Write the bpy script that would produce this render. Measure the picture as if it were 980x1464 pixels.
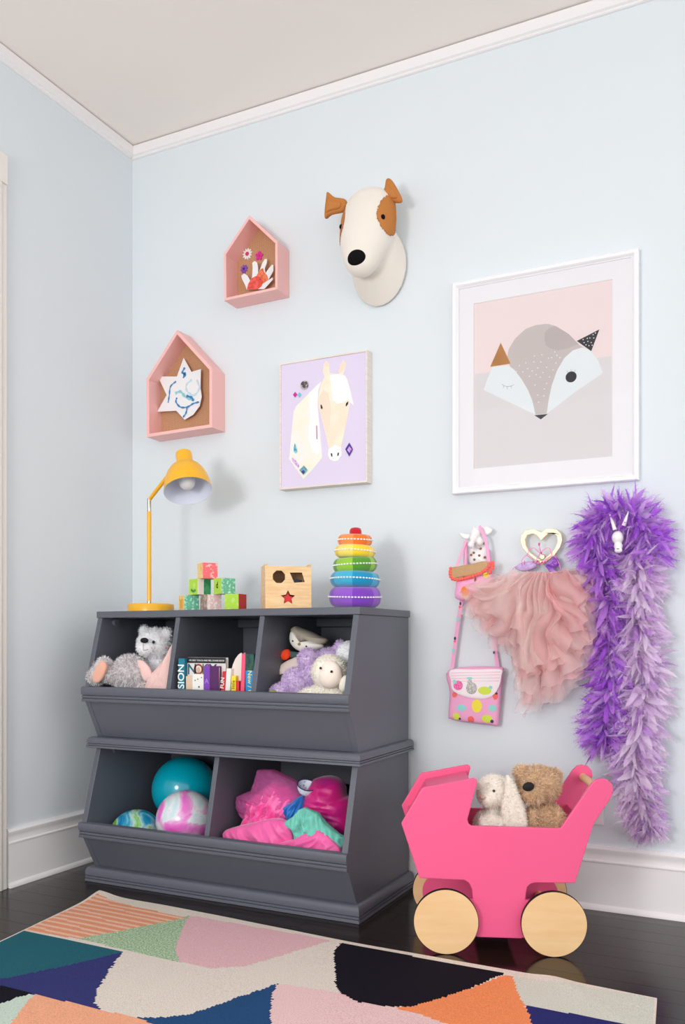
import bpy, bmesh, math, random
from math import sin, cos, pi, radians
from mathutils import Vector, Matrix, noise
import numpy as np

# ------------------------------------------------------------------ clear
for o in list(bpy.data.objects):
    bpy.data.objects.remove(o)
scene = bpy.context.scene
COL = scene.collection
rnd = random.Random(7)

# ------------------------------------------------------------------ camera
cam_d = bpy.data.cameras.new('camera')
cam_d.sensor_fit = 'VERTICAL'
cam_d.sensor_height = 36.0
cam_d.lens = 1243.06 * 36.0 / 1464.0
cam_d.shift_y = (914.8 - 732.0) / 1464.0
cam_d.clip_start = 0.05
camera = bpy.data.objects.new('camera', cam_d)
COL.objects.link(camera)
camera.location = (2.352, -2.828, 0.85)
camera.rotation_euler = (pi / 2, 0, 0.4567)
scene.camera = camera

# ------------------------------------------------------------------ world, lights, exposure
world = bpy.data.worlds.new('world')
scene.world = world
world.use_nodes = True
bg = world.node_tree.nodes['Background']
bg.inputs['Color'].default_value = (0.985, 0.993, 0.995, 1)
bg.inputs['Strength'].default_value = 1.66

def area_light(name, loc, target, size, power, color):
    d = bpy.data.lights.new(name, 'AREA')
    d.shape = 'DISK'
    d.size = size
    d.energy = power
    d.color = color
    o = bpy.data.objects.new(name, d)
    COL.objects.link(o)
    o.location = loc
    o.rotation_euler = (Vector(target) - Vector(loc)).to_track_quat('-Z', 'Y').to_euler()
    return o
area_light('softbox_light', (0.95, -4.1, 1.30), (1.05, 0, 0.9), 0.8, 40, (1.0, 0.985, 0.96))

scene.view_settings.view_transform = 'Standard'
scene.view_settings.look = 'None'
scene.view_settings.gamma = 1.0
scene.view_settings.use_curve_mapping = False
scene.view_settings.exposure = 0.07

# ------------------------------------------------------------------ materials
def lin(c):
    def f(v):
        v /= 255.0
        return v / 12.92 if v <= 0.04045 else ((v + 0.055) / 1.055) ** 2.4
    return (f(c[0]), f(c[1]), f(c[2]), 1.0)

MATS = {}
def M(name, rgb, rough=0.6, metal=0.0, spec=0.5, rgb2=None, nscale=30.0, namt=(0.4, 0.6), detail=3.0,
      bump=0.0, bscale=200.0, coat=0.0, sheen=0.0, subsurf=0.0, stretch=None, tex='noise', emit=0.0):
    if name in MATS:
        return MATS[name]
    m = bpy.data.materials.new(name)
    m.use_nodes = True
    nt = m.node_tree
    b = nt.nodes['Principled BSDF']
    b.inputs['Base Color'].default_value = lin(rgb)
    b.inputs['Roughness'].default_value = rough
    b.inputs['Metallic'].default_value = metal
    b.inputs['Specular IOR Level'].default_value = spec
    b.inputs['Coat Weight'].default_value = coat
    b.inputs['Coat Roughness'].default_value = 0.12
    b.inputs['Sheen Weight'].default_value = sheen
    tc = nt.nodes.new('ShaderNodeTexCoord')
    src = tc.outputs['Object']
    if stretch:
        mp = nt.nodes.new('ShaderNodeMapping')
        mp.inputs['Scale'].default_value = stretch
        nt.links.new(src, mp.inputs['Vector'])
        src = mp.outputs['Vector']
    if rgb2 is not None:
        if tex == 'voronoi':
            n = nt.nodes.new('ShaderNodeTexVoronoi')
            out = n.outputs['Distance']
        elif tex == 'wave':
            n = nt.nodes.new('ShaderNodeTexWave')
            n.inputs['Distortion'].default_value = 6.0
            n.inputs['Detail'].default_value = 3.0
            out = n.outputs['Fac']
        else:
            n = nt.nodes.new('ShaderNodeTexNoise')
            n.inputs['Detail'].default_value = detail
            out = n.outputs['Fac']
        n.inputs['Scale'].default_value = nscale
        nt.links.new(src, n.inputs['Vector'])
        r = nt.nodes.new('ShaderNodeValToRGB')
        r.color_ramp.elements[0].position = namt[0]
        r.color_ramp.elements[1].position = namt[1]
        r.color_ramp.elements[0].color = lin(rgb)
        r.color_ramp.elements[1].color = lin(rgb2)
        nt.links.new(out, r.inputs['Fac'])
        nt.links.new(r.outputs['Color'], b.inputs['Base Color'])
    if bump:
        n2 = nt.nodes.new('ShaderNodeTexNoise')
        n2.inputs['Scale'].default_value = bscale
        n2.inputs['Detail'].default_value = 2.0
        nt.links.new(src, n2.inputs['Vector'])
        bp = nt.nodes.new('ShaderNodeBump')
        bp.inputs['Strength'].default_value = bump
        bp.inputs['Distance'].default_value = 0.002
        nt.links.new(n2.outputs['Fac'], bp.inputs['Height'])
        nt.links.new(bp.outputs['Normal'], b.inputs['Normal'])
    MATS[name] = m
    return m

def M_sheer(name, rgb, alpha, rough=0.8, rgb2=None, nscale=40.0):
    """thin translucent cloth: diffuse + translucent, partly see-through like a net weave"""
    if name in MATS:
        return MATS[name]
    m = bpy.data.materials.new(name)
    m.use_nodes = True
    nt = m.node_tree
    nt.nodes.clear()
    out = nt.nodes.new('ShaderNodeOutputMaterial')
    d = nt.nodes.new('ShaderNodeBsdfDiffuse')
    t = nt.nodes.new('ShaderNodeBsdfTranslucent')
    tr = nt.nodes.new('ShaderNodeBsdfTransparent')
    mix1 = nt.nodes.new('ShaderNodeMixShader')
    mix2 = nt.nodes.new('ShaderNodeMixShader')
    d.inputs['Color'].default_value = lin(rgb)
    t.inputs['Color'].default_value = lin(rgb)
    if rgb2:
        tc = nt.nodes.new('ShaderNodeTexCoord')
        n = nt.nodes.new('ShaderNodeTexNoise')
        n.inputs['Scale'].default_value = nscale
        nt.links.new(tc.outputs['Object'], n.inputs['Vector'])
        r = nt.nodes.new('ShaderNodeValToRGB')
        r.color_ramp.elements[0].position = 0.4
        r.color_ramp.elements[1].position = 0.62
        r.color_ramp.elements[0].color = lin(rgb)
        r.color_ramp.elements[1].color = lin(rgb2)
        nt.links.new(n.outputs['Fac'], r.inputs['Fac'])
        nt.links.new(r.outputs['Color'], d.inputs['Color'])
        nt.links.new(r.outputs['Color'], t.inputs['Color'])
    mix1.inputs['Fac'].default_value = 0.35
    nt.links.new(d.outputs['BSDF'], mix1.inputs[1])
    nt.links.new(t.outputs['BSDF'], mix1.inputs[2])
    mix2.inputs['Fac'].default_value = alpha
    nt.links.new(tr.outputs['BSDF'], mix2.inputs[1])
    nt.links.new(mix1.outputs['Shader'], mix2.inputs[2])
    nt.links.new(mix2.outputs['Shader'], out.inputs['Surface'])
    MATS[name] = m
    return m

def M_burlap():
    m = M('burlap', (176, 126, 92), rough=0.95, spec=0.1)
    nt = m.node_tree
    b = nt.nodes['Principled BSDF']
    tc = nt.nodes.new('ShaderNodeTexCoord')
    ws = []
    for ax in ('X', 'Z'):
        w = nt.nodes.new('ShaderNodeTexWave')
        w.bands_direction = ax
        w.inputs['Scale'].default_value = 70
        w.inputs['Distortion'].default_value = 2.5
        w.inputs['Detail Scale'].default_value = 8
        nt.links.new(tc.outputs['Object'], w.inputs['Vector'])
        ws.append(w)
    mx = nt.nodes.new('ShaderNodeMath')
    mx.operation = 'MULTIPLY'
    nt.links.new(ws[0].outputs['Fac'], mx.inputs[0])
    nt.links.new(ws[1].outputs['Fac'], mx.inputs[1])
    r = nt.nodes.new('ShaderNodeValToRGB')
    r.color_ramp.elements[0].color = lin((186, 138, 104))
    r.color_ramp.elements[1].color = lin((218, 176, 142))
    nt.links.new(mx.outputs[0], r.inputs['Fac'])
    nt.links.new(r.outputs['Color'], b.inputs['Base Color'])
    return m

def M_glass():
    m = bpy.data.materials.new('picture_glass')
    m.use_nodes = True
    nt = m.node_tree
    nt.nodes.clear()
    out = nt.nodes.new('ShaderNodeOutputMaterial')
    tr = nt.nodes.new('ShaderNodeBsdfTransparent')
    gl = nt.nodes.new('ShaderNodeBsdfGlossy')
    gl.inputs['Roughness'].default_value = 0.03
    fr = nt.nodes.new('ShaderNodeFresnel')
    fr.inputs['IOR'].default_value = 1.3
    mx = nt.nodes.new('ShaderNodeMixShader')
    nt.links.new(fr.outputs['Fac'], mx.inputs['Fac'])
    nt.links.new(tr.outputs['BSDF'], mx.inputs[1])
    nt.links.new(gl.outputs['BSDF'], mx.inputs[2])
    nt.links.new(mx.outputs['Shader'], out.inputs['Surface'])
    return m

def M_floor():
    m = M('dark_floor_wood', (40, 27, 22), rough=0.17, spec=0.34, rgb2=(24, 15, 12), nscale=9.0,
          namt=(0.35, 0.7), stretch=(0.6, 9.0, 9.0), detail=6.0, bump=0.06, bscale=14.0)
    return m

def M_tiedye(name, cols, scale):
    m = bpy.data.materials.new(name)
    m.use_nodes = True
    nt = m.node_tree
    b = nt.nodes['Principled BSDF']
    b.inputs['Roughness'].default_value = 0.22
    tc = nt.nodes.new('ShaderNodeTexCoord')
    n = nt.nodes.new('ShaderNodeTexNoise')
    n.inputs['Scale'].default_value = scale
    n.inputs['Detail'].default_value = 4
    n.inputs['Distortion'].default_value = 1.2
    nt.links.new(tc.outputs['Object'], n.inputs['Vector'])
    r = nt.nodes.new('ShaderNodeValToRGB')
    cr = r.color_ramp
    while len(cr.elements) < len(cols):
        cr.elements.new(0.5)
    for e, (p, c) in zip(cr.elements, cols):
        e.position = p
        e.color = lin(c)
    nt.links.new(n.outputs['Fac'], r.inputs['Fac'])
    nt.links.new(r.outputs['Color'], b.inputs['Base Color'])
    return m

# ------------------------------------------------------------------ mesh builder
class MB:
    def __init__(s):
        s.v, s.f, s.mi = [], [], []
    def add(s, vs, fs, mi=0):
        b = len(s.v)
        s.v += [tuple(p) for p in vs]
        s.f += [tuple(i + b for i in f) for f in fs]
        s.mi += [mi] * len(fs)
        return s
    def box(s, x0, x1, y0, y1, z0, z1, mi=0):
        vs = [(x, y, z) for z in (z0, z1) for y in (y0, y1) for x in (x0, x1)]
        return s.add(vs, [(0, 2, 3, 1), (4, 5, 7, 6), (0, 1, 5, 4), (2, 6, 7, 3), (0, 4, 6, 2), (1, 3, 7, 5)], mi)
    def prism(s, pts, a, b, axis='y', mi=0):
        """outline of 2D points extruded between a and b along an axis"""
        def P(p, t):
            return {'y': (p[0], t, p[1]), 'x': (t, p[0], p[1]), 'z': (p[0], p[1], t)}[axis]
        n = len(pts)
        vs = [P(p, a) for p in pts] + [P(p, b) for p in pts]
        fs = [tuple(range(n)), tuple(range(2 * n - 1, n - 1, -1))]
        fs += [(i, i + n, (i + 1) % n + n, (i + 1) % n) for i in range(n)]
        return s.add(vs, fs, mi)
    def tube(s, pts, r, n=10, closed=False, mi=0, caps=True):
        pts = [Vector(p) for p in pts]
        k = len(pts)
        rs = r if isinstance(r, (list, tuple)) else [r] * k
        up = None
        vs = []
        for i, p in enumerate(pts):
            if closed:
                t = pts[(i + 1) % k] - pts[i - 1]
            else:
                t = pts[min(i + 1, k - 1)] - pts[max(i - 1, 0)]
            t.normalize()
            if up is None:
                up = Vector((0, 0, 1)) if abs(t.z) < 0.9 else Vector((1, 0, 0))
            a = (up - t * up.dot(t)).normalized()
            up = a
            b = t.cross(a)
            for j in range(n):
                an = 2 * pi * j / n
                vs.append(p + (a * cos(an) + b * sin(an)) * rs[i])
        fs = []
        for i in range(k if closed else k - 1):
            i2 = (i + 1) % k
            for j in range(n):
                fs.append((i * n + j, i * n + (j + 1) % n, i2 * n + (j + 1) % n, i2 * n + j))
        if not closed and caps:
            fs.append(tuple(range(n - 1, -1, -1)))
            fs.append(tuple((k - 1) * n + j for j in range(n)))
        return s.add(vs, fs, mi)
    def lathe(s, prof, n=32, mat=None, mi=0, mif=None):
        """profile of (r, z) turned about z; mat = Matrix applied"""
        mat = mat or Matrix.Identity(4)
        vs, fs, mis = [], [], []
        for r, z in prof:
            for j in range(n):
                a = 2 * pi * j / n
                vs.append(mat @ Vector((r * cos(a), r * sin(a), z)))
        for i in range(len(prof) - 1):
            for j in range(n):
                fs.append((i * n + j, i * n + (j + 1) % n, (i + 1) * n + (j + 1) % n, (i + 1) * n + j))
                mis.append(mif(j / n) if mif else mi)
        b = len(s.v)
        s.v += [tuple(p) for p in vs]
        s.f += [tuple(i + b for i in f) for f in fs]
        s.mi += mis
        return s
    def ell(s, c, r, rot=None, n=20, m=12, mi=0):
        if not isinstance(r, (tuple, list)):
            r = (r, r, r)
        R = Matrix.Identity(3)
        if rot:
            from mathutils import Euler
            R = Euler([radians(a) for a in rot]).to_matrix()
        c = Vector(c)
        vs = [c + R @ Vector((0, 0, r[2]))]
        for i in range(1, m):
            t = pi * i / m
            for j in range(n):
                a = 2 * pi * j / n
                vs.append(c + R @ Vector((r[0] * sin(t) * cos(a), r[1] * sin(t) * sin(a), r[2] * cos(t))))
        vs.append(c - R @ Vector((0, 0, r[2])))
        fs = [(0, 1 + j, 1 + (j + 1) % n) for j in range(n)]
        for i in range(m - 2):
            for j in range(n):
                p = 1 + i * n
                fs.append((p + j, p + n + j, p + n + (j + 1) % n, p + (j + 1) % n))
        L = len(vs) - 1
        p = 1 + (m - 2) * n
        fs += [(L, p + (j + 1) % n, p + j) for j in range(n)]
        return s.add(vs, fs, mi)
    def mesh(s, name='mesh', smooth=None):
        me = bpy.data.meshes.new(name)
        me.from_pydata(s.v, [], s.f)
        if any(s.mi):
            me.polygons.foreach_set('material_index', s.mi)
        bm = bmesh.new()
        bm.from_mesh(me)
        bmesh.ops.recalc_face_normals(bm, faces=bm.faces)
        bm.to_mesh(me)
        bm.free()
        if smooth is not None:
            me.shade_smooth()
            me.set_sharp_from_angle(angle=radians(smooth))
        return me

# ------------------------------------------------------------------ object helpers
BASIS = {}
def link(name, data, loc=None):
    o = bpy.data.objects.new(name, data)
    COL.objects.link(o)
    return o
def tag(o, label, cat, group=None):
    o['label'] = label
    o['category'] = cat
    if group:
        o['group'] = group
    return o
def thing(name, label, cat, loc=(0, 0, 0), rotz=0.0, group=None):
    o = link(name, None)
    o.empty_display_size = 0.05
    o.location = loc
    o.rotation_euler = (0, 0, rotz)
    BASIS[o.name] = Matrix.Translation(loc) @ Matrix.Rotation(rotz, 4, 'Z')
    return tag(o, label, cat, group)
def obj(name, src, mats, parent=None, smooth=None, bevel=0.0, seg=2, local=False, label=None, kind=None, solid=0.0, subsurf=0):
    me = src.mesh(name, smooth) if isinstance(src, MB) else src
    o = link(name, me)
    if not isinstance(mats, (list, tuple)):
        mats = [mats]
    if not me.materials:
        for m in mats:
            me.materials.append(m)
    if parent is not None:
        o.parent = parent
        if not local and parent.name in BASIS:
            o.matrix_parent_inverse = BASIS[parent.name].inverted()
    if solid:
        md = o.modifiers.new('solid', 'SOLIDIFY')
        md.thickness = solid
        md.offset = 0
    if bevel:
        md = o.modifiers.new('bevel', 'BEVEL')
        md.width = bevel
        md.segments = seg
        md.limit_method = 'ANGLE'
        md.angle_limit = radians(40)
        md.harden_normals = False
    if subsurf:
        md = o.modifiers.new('subsurf', 'SUBSURF')
        md.levels = subsurf
        md.render_levels = subsurf
    if label:
        o['label'] = label
    if kind:
        o['kind'] = kind
    return o
def struct(name, src, mats, **k):
    o = obj(name, src, mats, **k)
    o['kind'] = 'structure'
    return o
def evaluated(o):
    dg = bpy.context.evaluated_depsgraph_get()
    return bpy.data.meshes.new_from_object(o.evaluated_get(dg))

def plate(outlines, a, b, res=None):
    """flat plate in XZ with holes, extruded from y=a to y=b (first outline outer, rest holes)"""
    cu = bpy.data.curves.new('plate', 'CURVE')
    cu.dimensions = '2D'
    cu.fill_mode = 'BOTH'
    cu.extrude = abs(b - a) / 2
    for pts in outlines:
        sp = cu.splines.new('POLY')
        sp.points.add(len(pts) - 1)
        for q, p in zip(sp.points, pts):
            q.co = (p[0], p[1], 0, 1)
        sp.use_cyclic_u = True
    t = link('temp_plate', cu)
    me = evaluated(t)
    bpy.data.objects.remove(t)
    mid = (a + b) / 2
    me.transform(Matrix(((1, 0, 0, 0), (0, 0, -1, mid), (0, 1, 0, 0), (0, 0, 0, 1))))
    bm = bmesh.new()
    bm.from_mesh(me)
    bmesh.ops.remove_doubles(bm, verts=bm.verts, dist=1e-5)
    bmesh.ops.recalc_face_normals(bm, faces=bm.faces)
    bm.to_mesh(me)
    bm.free()
    me.materials.clear()
    return me

def lettering(name, text, size, mat, parent, M4, depth=0.0004, local=False, align='CENTER'):
    cu = bpy.data.curves.new('lettering', 'FONT')
    cu.body = text
    cu.size = size
    cu.align_x = align
    cu.align_y = 'CENTER'
    cu.extrude = depth
    cu.offset = size * 0.012 if size > 0.012 else 0.0
    cu.resolution_u = 3
    t = link('temp_text', cu)
    me = evaluated(t)
    bpy.data.objects.remove(t)
    me.transform(M4)
    me.materials.clear()
    return obj(name, me, mat, parent, local=local)

def spline(pts, n=8, closed=True):
    """Catmull-Rom through 2D or 3D points"""
    P = [Vector(p) for p in pts]
    k = len(P)
    out = []
    for i in range(k if closed else k - 1):
        if closed:
            p0, p1, p2, p3 = P[i - 1], P[i], P[(i + 1) % k], P[(i + 2) % k]
        else:
            p0, p1, p2, p3 = P[max(i - 1, 0)], P[i], P[i + 1], P[min(i + 2, k - 1)]
        for j in range(n):
            t = j / n
            out.append(0.5 * ((2 * p1) + (p2 - p0) * t + (2 * p0 - 5 * p1 + 4 * p2 - p3) * t * t + (3 * p1 - p0 - 3 * p2 + p3) * t ** 3))
    if not closed:
        out.append(P[-1].copy())
    return [tuple(p) for p in out]

def pillow(outline, y, front, back, rings=10, smooth_n=6, fold=0.0, fscale=30.0, center=None, seed=0.0, edge=0.003, power=0.5):
    """stuffed shape: outline (x, z) in the plane y, bulging forward (-y) and backward"""
    if smooth_n < 0:      # crisp corners: straight edges, finely divided
        pts = [(lerp(outline[i][0], outline[(i + 1) % len(outline)][0], j / -smooth_n), lerp(outline[i][1], outline[(i + 1) % len(outline)][1], j / -smooth_n)) for i in range(len(outline)) for j in range(-smooth_n)]
    else:
        pts = spline(outline, smooth_n)
    n = len(pts)
    cx = sum(p[0] for p in pts) / n if center is None else center[0]
    cz = sum(p[1] for p in pts) / n if center is None else center[1]
    mb = MB()
    for side, h in ((-1, front), (1, back)):
        vs = []
        for k in range(rings + 1):
            s = k / rings
            s2 = 1 - (1 - s) ** 1.6
            for p in pts:
                x = cx + (p[0] - cx) * s2
                z = cz + (p[1] - cz) * s2
                t = h * max(0.0, 1 - s2 ** 2.4) ** power + edge * (1 - 0)
                if fold:
                    wv = 0.35 * noise.noise(Vector((x * fscale * 0.5, seed + 4, z * fscale * 0.5)))
                    ca, sa = cos(seed * 1.3), sin(seed * 1.3)
                    xr, zr = (x * ca + z * sa) * fscale, (z * ca - x * sa) * fscale
                    nv = 1 - 2.2 * abs(noise.noise(Vector((xr * 1.3 + wv * 3, seed, zr * 0.45))))
                    nv2 = 1 - 2.2 * abs(noise.noise(Vector((xr * 2.6 + 9, seed, zr * 0.8 + wv * 4))))
                    t += fold * (nv + 0.5 * nv2) * (1 - 0.7 * s2 ** 3)
                vs.append((x, y + side * max(t, 0.0005), z))
        fs = []
        for k in range(rings):
            for j in range(n):
                fs.append((k * n + j, k * n + (j + 1) % n, (k + 1) * n + (j + 1) % n, (k + 1) * n + j))
        mb.add(vs, fs)
    # stitch rims
    N = (rings + 1) * n
    o = rings * n
    mb.add([], [])
    for j in range(n):
        mb.f.append((o + j, o + (j + 1) % n, N + o + (j + 1) % n, N + o + j))
        mb.mi.append(0)
    return mb

def blob(parts, voxel=0.006, smooth_it=6, cones=()):
    """one continuous stuffed body: ellipsoids fused by a voxel remesh"""
    mb = MB()
    for p in parts:
        mb.ell(p[0], p[1], p[2] if len(p) > 2 else None, n=24, m=16)
    for pts, rs in cones:
        mb.tube(pts, rs, n=20)
    me = mb.mesh('body')
    t = link('temp_blob', me)
    md = t.modifiers.new('r', 'REMESH')
    md.mode = 'VOXEL'
    md.voxel_size = voxel
    md2 = t.modifiers.new('s', 'SMOOTH')
    md2.iterations = smooth_it
    md2.factor = 0.5
    out = evaluated(t)
    bpy.data.objects.remove(t)
    out.materials.clear()
    out.shade_smooth()
    return out

def patch(me, test, off=0.0015):
    """faces of a mesh picked by a test on their centre, lifted off as a mesh of their own"""
    vs, fs, idx = [], [], {}
    for p in me.polygons:
        if test(p.center, p.normal):
            f = []
            for vi in p.vertices:
                if vi not in idx:
                    idx[vi] = len(vs)
                    v = me.vertices[vi]
                    vs.append(tuple(v.co + v.normal * off))
                f.append(idx[vi])
            fs.append(tuple(f))
    out = bpy.data.meshes.new('patch')
    out.from_pydata(vs, [], fs)
    out.shade_smooth()
    return out

def fur(me, n, length, width, mat, parent, seed=1, gravity=0.3, spread=0.5, name='fur', test=None, curl=0.4, mats2=None):
    """short pile as real blades rooted on a mesh"""
    rg = np.random.default_rng(seed)
    me.calc_loop_triangles()
    T = np.empty(len(me.loop_triangles) * 3, dtype=np.int32)
    me.loop_triangles.foreach_get('vertices', T)
    T = T.reshape(-1, 3)
    V = np.empty(len(me.vertices) * 3)
    me.vertices.foreach_get('co', V)
    V = V.reshape(-1, 3)
    a, b, c = V[T[:, 0]], V[T[:, 1]], V[T[:, 2]]
    nr = np.cross(b - a, c - a)
    ar = np.linalg.norm(nr, axis=1)
    if test is not None:
        cen = (a + b + c) / 3
        ar = ar * np.array([1.0 if test(q) else 0.0 for q in cen])
    nr = nr / np.maximum(np.linalg.norm(nr, axis=1), 1e-12)[:, None]
    pick = rg.choice(len(T), n, p=ar / ar.sum())
    u, v = rg.random(n), rg.random(n)
    fl = u + v > 1
    u[fl], v[fl] = 1 - u[fl], 1 - v[fl]
    P = a[pick] + (b - a)[pick] * u[:, None] + (c - a)[pick] * v[:, None]
    D = nr[pick] + rg.normal(0, spread, (n, 3))
    D[:, 2] -= gravity
    D /= np.linalg.norm(D, axis=1)[:, None]
    L = length * rg.uniform(0.55, 1.2, n)[:, None]
    side = np.cross(D, rg.normal(0, 1, (n, 3)))
    side /= np.maximum(np.linalg.norm(side, axis=1), 1e-9)[:, None]
    mid = P + D * L * 0.55
    D2 = D + rg.normal(0, curl, (n, 3))
    D2[:, 2] -= gravity
    D2 /= np.linalg.norm(D2, axis=1)[:, None]
    tip = mid + D2 * L * 0.5
    w = width * rg.uniform(0.7, 1.3, n)[:, None]
    vs = np.stack([P - side * w, P + side * w, mid + side * w * 0.8, mid - side * w * 0.8, tip], axis=1).reshape(-1, 3)
    k = np.arange(n) * 5
    fs = [(int(i), int(i) + 1, int(i) + 2, int(i) + 3) for i in k] + [(int(i) + 3, int(i) + 2, int(i) + 4) for i in k]
    out = bpy.data.meshes.new(name)
    out.from_pydata(vs.tolist(), [], fs)
    mm = [mat] + (mats2 or [])
    if mats2:
        mi = rg.integers(0, len(mm), n)
        out.polygons.foreach_set('material_index', np.concatenate([mi, mi]).astype(np.int32))
    o = obj(name, out, mm, parent)
    o['kind'] = 'stuff'
    return o

def decal(name, shapes, y, parent, dy=-0.0003, mats=None, label=None):
    """flat print: list of (material, outline in x,z) laid one over another in the plane y"""
    mb = MB()
    ml = []
    for i, (m, pts) in enumerate(shapes):
        if m not in ml:
            ml.append(m)
        yy = y + dy * (i + 1)
        mb.add([(p[0], yy, p[1]) for p in pts], [tuple(range(len(pts)))], ml.index(m))
    me = bpy.data.meshes.new(name)
    me.from_pydata(mb.v, [], mb.f)
    me.polygons.foreach_set('material_index', mb.mi)
    return obj(name, me, ml, parent, label=label)

def decal_on(name, me, shapes, parent, off=0.0007):
    """print that follows a curved front: each outline is cast along +y onto a mesh, one object per figure"""
    from mathutils.bvhtree import BVHTree
    bv = BVHTree.FromPolygons([v.co for v in me.vertices], [p.vertices for p in me.polygons])
    for i, (m, pts) in enumerate(shapes):
        cx = sum(p[0] for p in pts) / len(pts)
        cz = sum(p[1] for p in pts) / len(pts)
        n = len(pts)
        vs = []
        ok = True
        for s in (0.0, 0.5, 1.0):
            for p in (pts if s else pts[:1]):
                x, z = lerp(cx, p[0], s), lerp(cz, p[1], s)
                h = bv.ray_cast(Vector((x, -1.0, z)), Vector((0, 1, 0)))
                if h[0] is None:
                    h = bv.find_nearest(Vector((x, -0.1, z)))
                vs.append((x, h[0].y - off * (1 + 0.15 * i), z))
        fs = [(0, 1 + (j + 1) % n, 1 + j) for j in range(n)] + [(1 + j, 1 + (j + 1) % n, 1 + n + (j + 1) % n, 1 + n + j) for j in range(n)]
        q = bpy.data.meshes.new(name)
        q.from_pydata(vs, [], fs)
        obj(name, q, m, parent)

def circle(cx, cz, r, n=20, rz=None):
    return [(cx + r * cos(2 * pi * i / n), cz + (rz or r) * sin(2 * pi * i / n)) for i in range(n)]

def lerp(a, b, t):
    return a + (b - a) * t

# ================================================================== SETTING
H = 2.8724
mw_back = M('wall_paint', (224, 231, 236), rough=0.75, spec=0.25, bump=0.03, bscale=60)
mw_left = mw_back
m_ceil = M('ceiling_paint', (250, 243, 237), rough=0.9, spec=0.2)
m_trim = M('white_trim_paint', (243, 240, 241), rough=0.4, spec=0.4)
m_floor = M_floor()
m_sub = M('subfloor', (16, 11, 10), rough=0.8)

floor = struct('floor', MB().box(0, 4.6, -4.6, 0, -0.06, -0.008), m_sub)
struct('wall_back', MB().box(-0.1, 4.6, 0.0, 0.1, -0.06, H), mw_back)
struct('wall_left', MB().box(-0.1, 0.0, -4.6, 0.0, -0.06, H), mw_left)
struct('ceiling', MB().box(-0.1, 4.6, -4.6, 0.1, H, H + 0.06), m_ceil)

# floor boards, each a child of the floor
ROW = 0.083
plank_me = {}
for L in (1.15, 1.45, 1.75):
    me = MB().box(0, L - 0.0008, 0, ROW - 0.0009, -0.008, 0).mesh('plank')
    me.materials.append(m_floor)
    plank_me[L] = me
y = -ROW
r = 0
while y > -4.6:
    x = 0.0 - rnd.uniform(0, 1.0)
    while x < 4.55:
        L = rnd.choice((1.15, 1.45, 1.75))
        if x < 0.0:
            # the first board of a row is cut at the wall
            me = MB().box(0, x + L - 0.0008, 0, ROW - 0.0009, -0.008, 0).mesh('plank')
            me.materials.append(m_floor)
            o = link('plank', me)
            o.location = (0, y, 0)
        else:
            o = link('plank', plank_me[L])
            o.location = (x, y, 0)
        o.parent = floor
        x += L
    y -= ROW
    r += 1

# crown strips (with a dark shadow gap under the ceiling)
def crown_prof(s=1):
    return [(0, H - 0.052), (-0.006, H - 0.052), (-0.010, H - 0.049), (-0.010, H - 0.044), (-0.017, H - 0.040), (-0.017, H - 0.004), (0, H - 0.004)]
struct('trim_1', MB().prism(crown_prof(), 0.0, 4.6, 'x'), m_trim)
struct('trim_2', MB().prism([(-a, b) for a, b in crown_prof()], -4.6, -0.0171, 'y'), m_trim)

def base_prof():
    return [(0, 0.0), (-0.024, 0.0), (-0.0235, 0.006), (-0.021, 0.012), (-0.014, 0.017), (-0.014, 0.148), (-0.0175, 0.150), (-0.0175, 0.154),
            (-0.013, 0.158), (-0.011, 0.168), (-0.012, 0.178), (-0.016, 0.186), (-0.016, 0.192), (-0.011, 0.196), (-0.008, 0.201), (0, 0.201)]
struct('baseboard_back', MB().prism(base_prof(), 0.0, 4.6, 'x'), m_trim, smooth=35)
struct('baseboard_left', MB().prism([(-a, b) for a, b in base_prof()], -0.662, -0.0241, 'y'), m_trim, smooth=35)

# door casing standing on the left wall
cas = [(0.0, -0.672), (0.0, -0.80), (0.022, -0.80), (0.022, -0.70), (0.017, -0.688), (0.017, -0.672)]
m_cas = M('casing_paint', (238, 233, 226), rough=0.45, spec=0.4)
struct('trim_3', MB().prism(cas, 0.0, 2.40, 'z'), m_cas, bevel=0.002)
struct('trim_4', MB().box(0.0, 0.022, -1.75, -0.672, 2.4002, 2.50), m_cas, bevel=0.002)

# wall socket plate behind the pram
so = thing('wall_socket', 'white wall socket plate low on the wall behind the pink pram', 'socket', (1.85, 0, 0.27))
obj('plate', MB().box(1.812, 1.884, -0.007, -0.0003, 0.264, 0.378), m_trim, so, bevel=0.003)
for zz in (0.294, 0.348):
    obj('receptacle', MB().box(1.832, 1.864, -0.0095, -0.007, zz - 0.014, zz + 0.014), m_trim, so, bevel=0.001)

# ================================================================== STORAGE BINS
m_cab = M('grey_paint', (94, 97, 107), rough=0.38, spec=0.4, bump=0.04, bscale=120)
XL, XR, YB = 0.2046, 1.2319, -0.03

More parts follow.
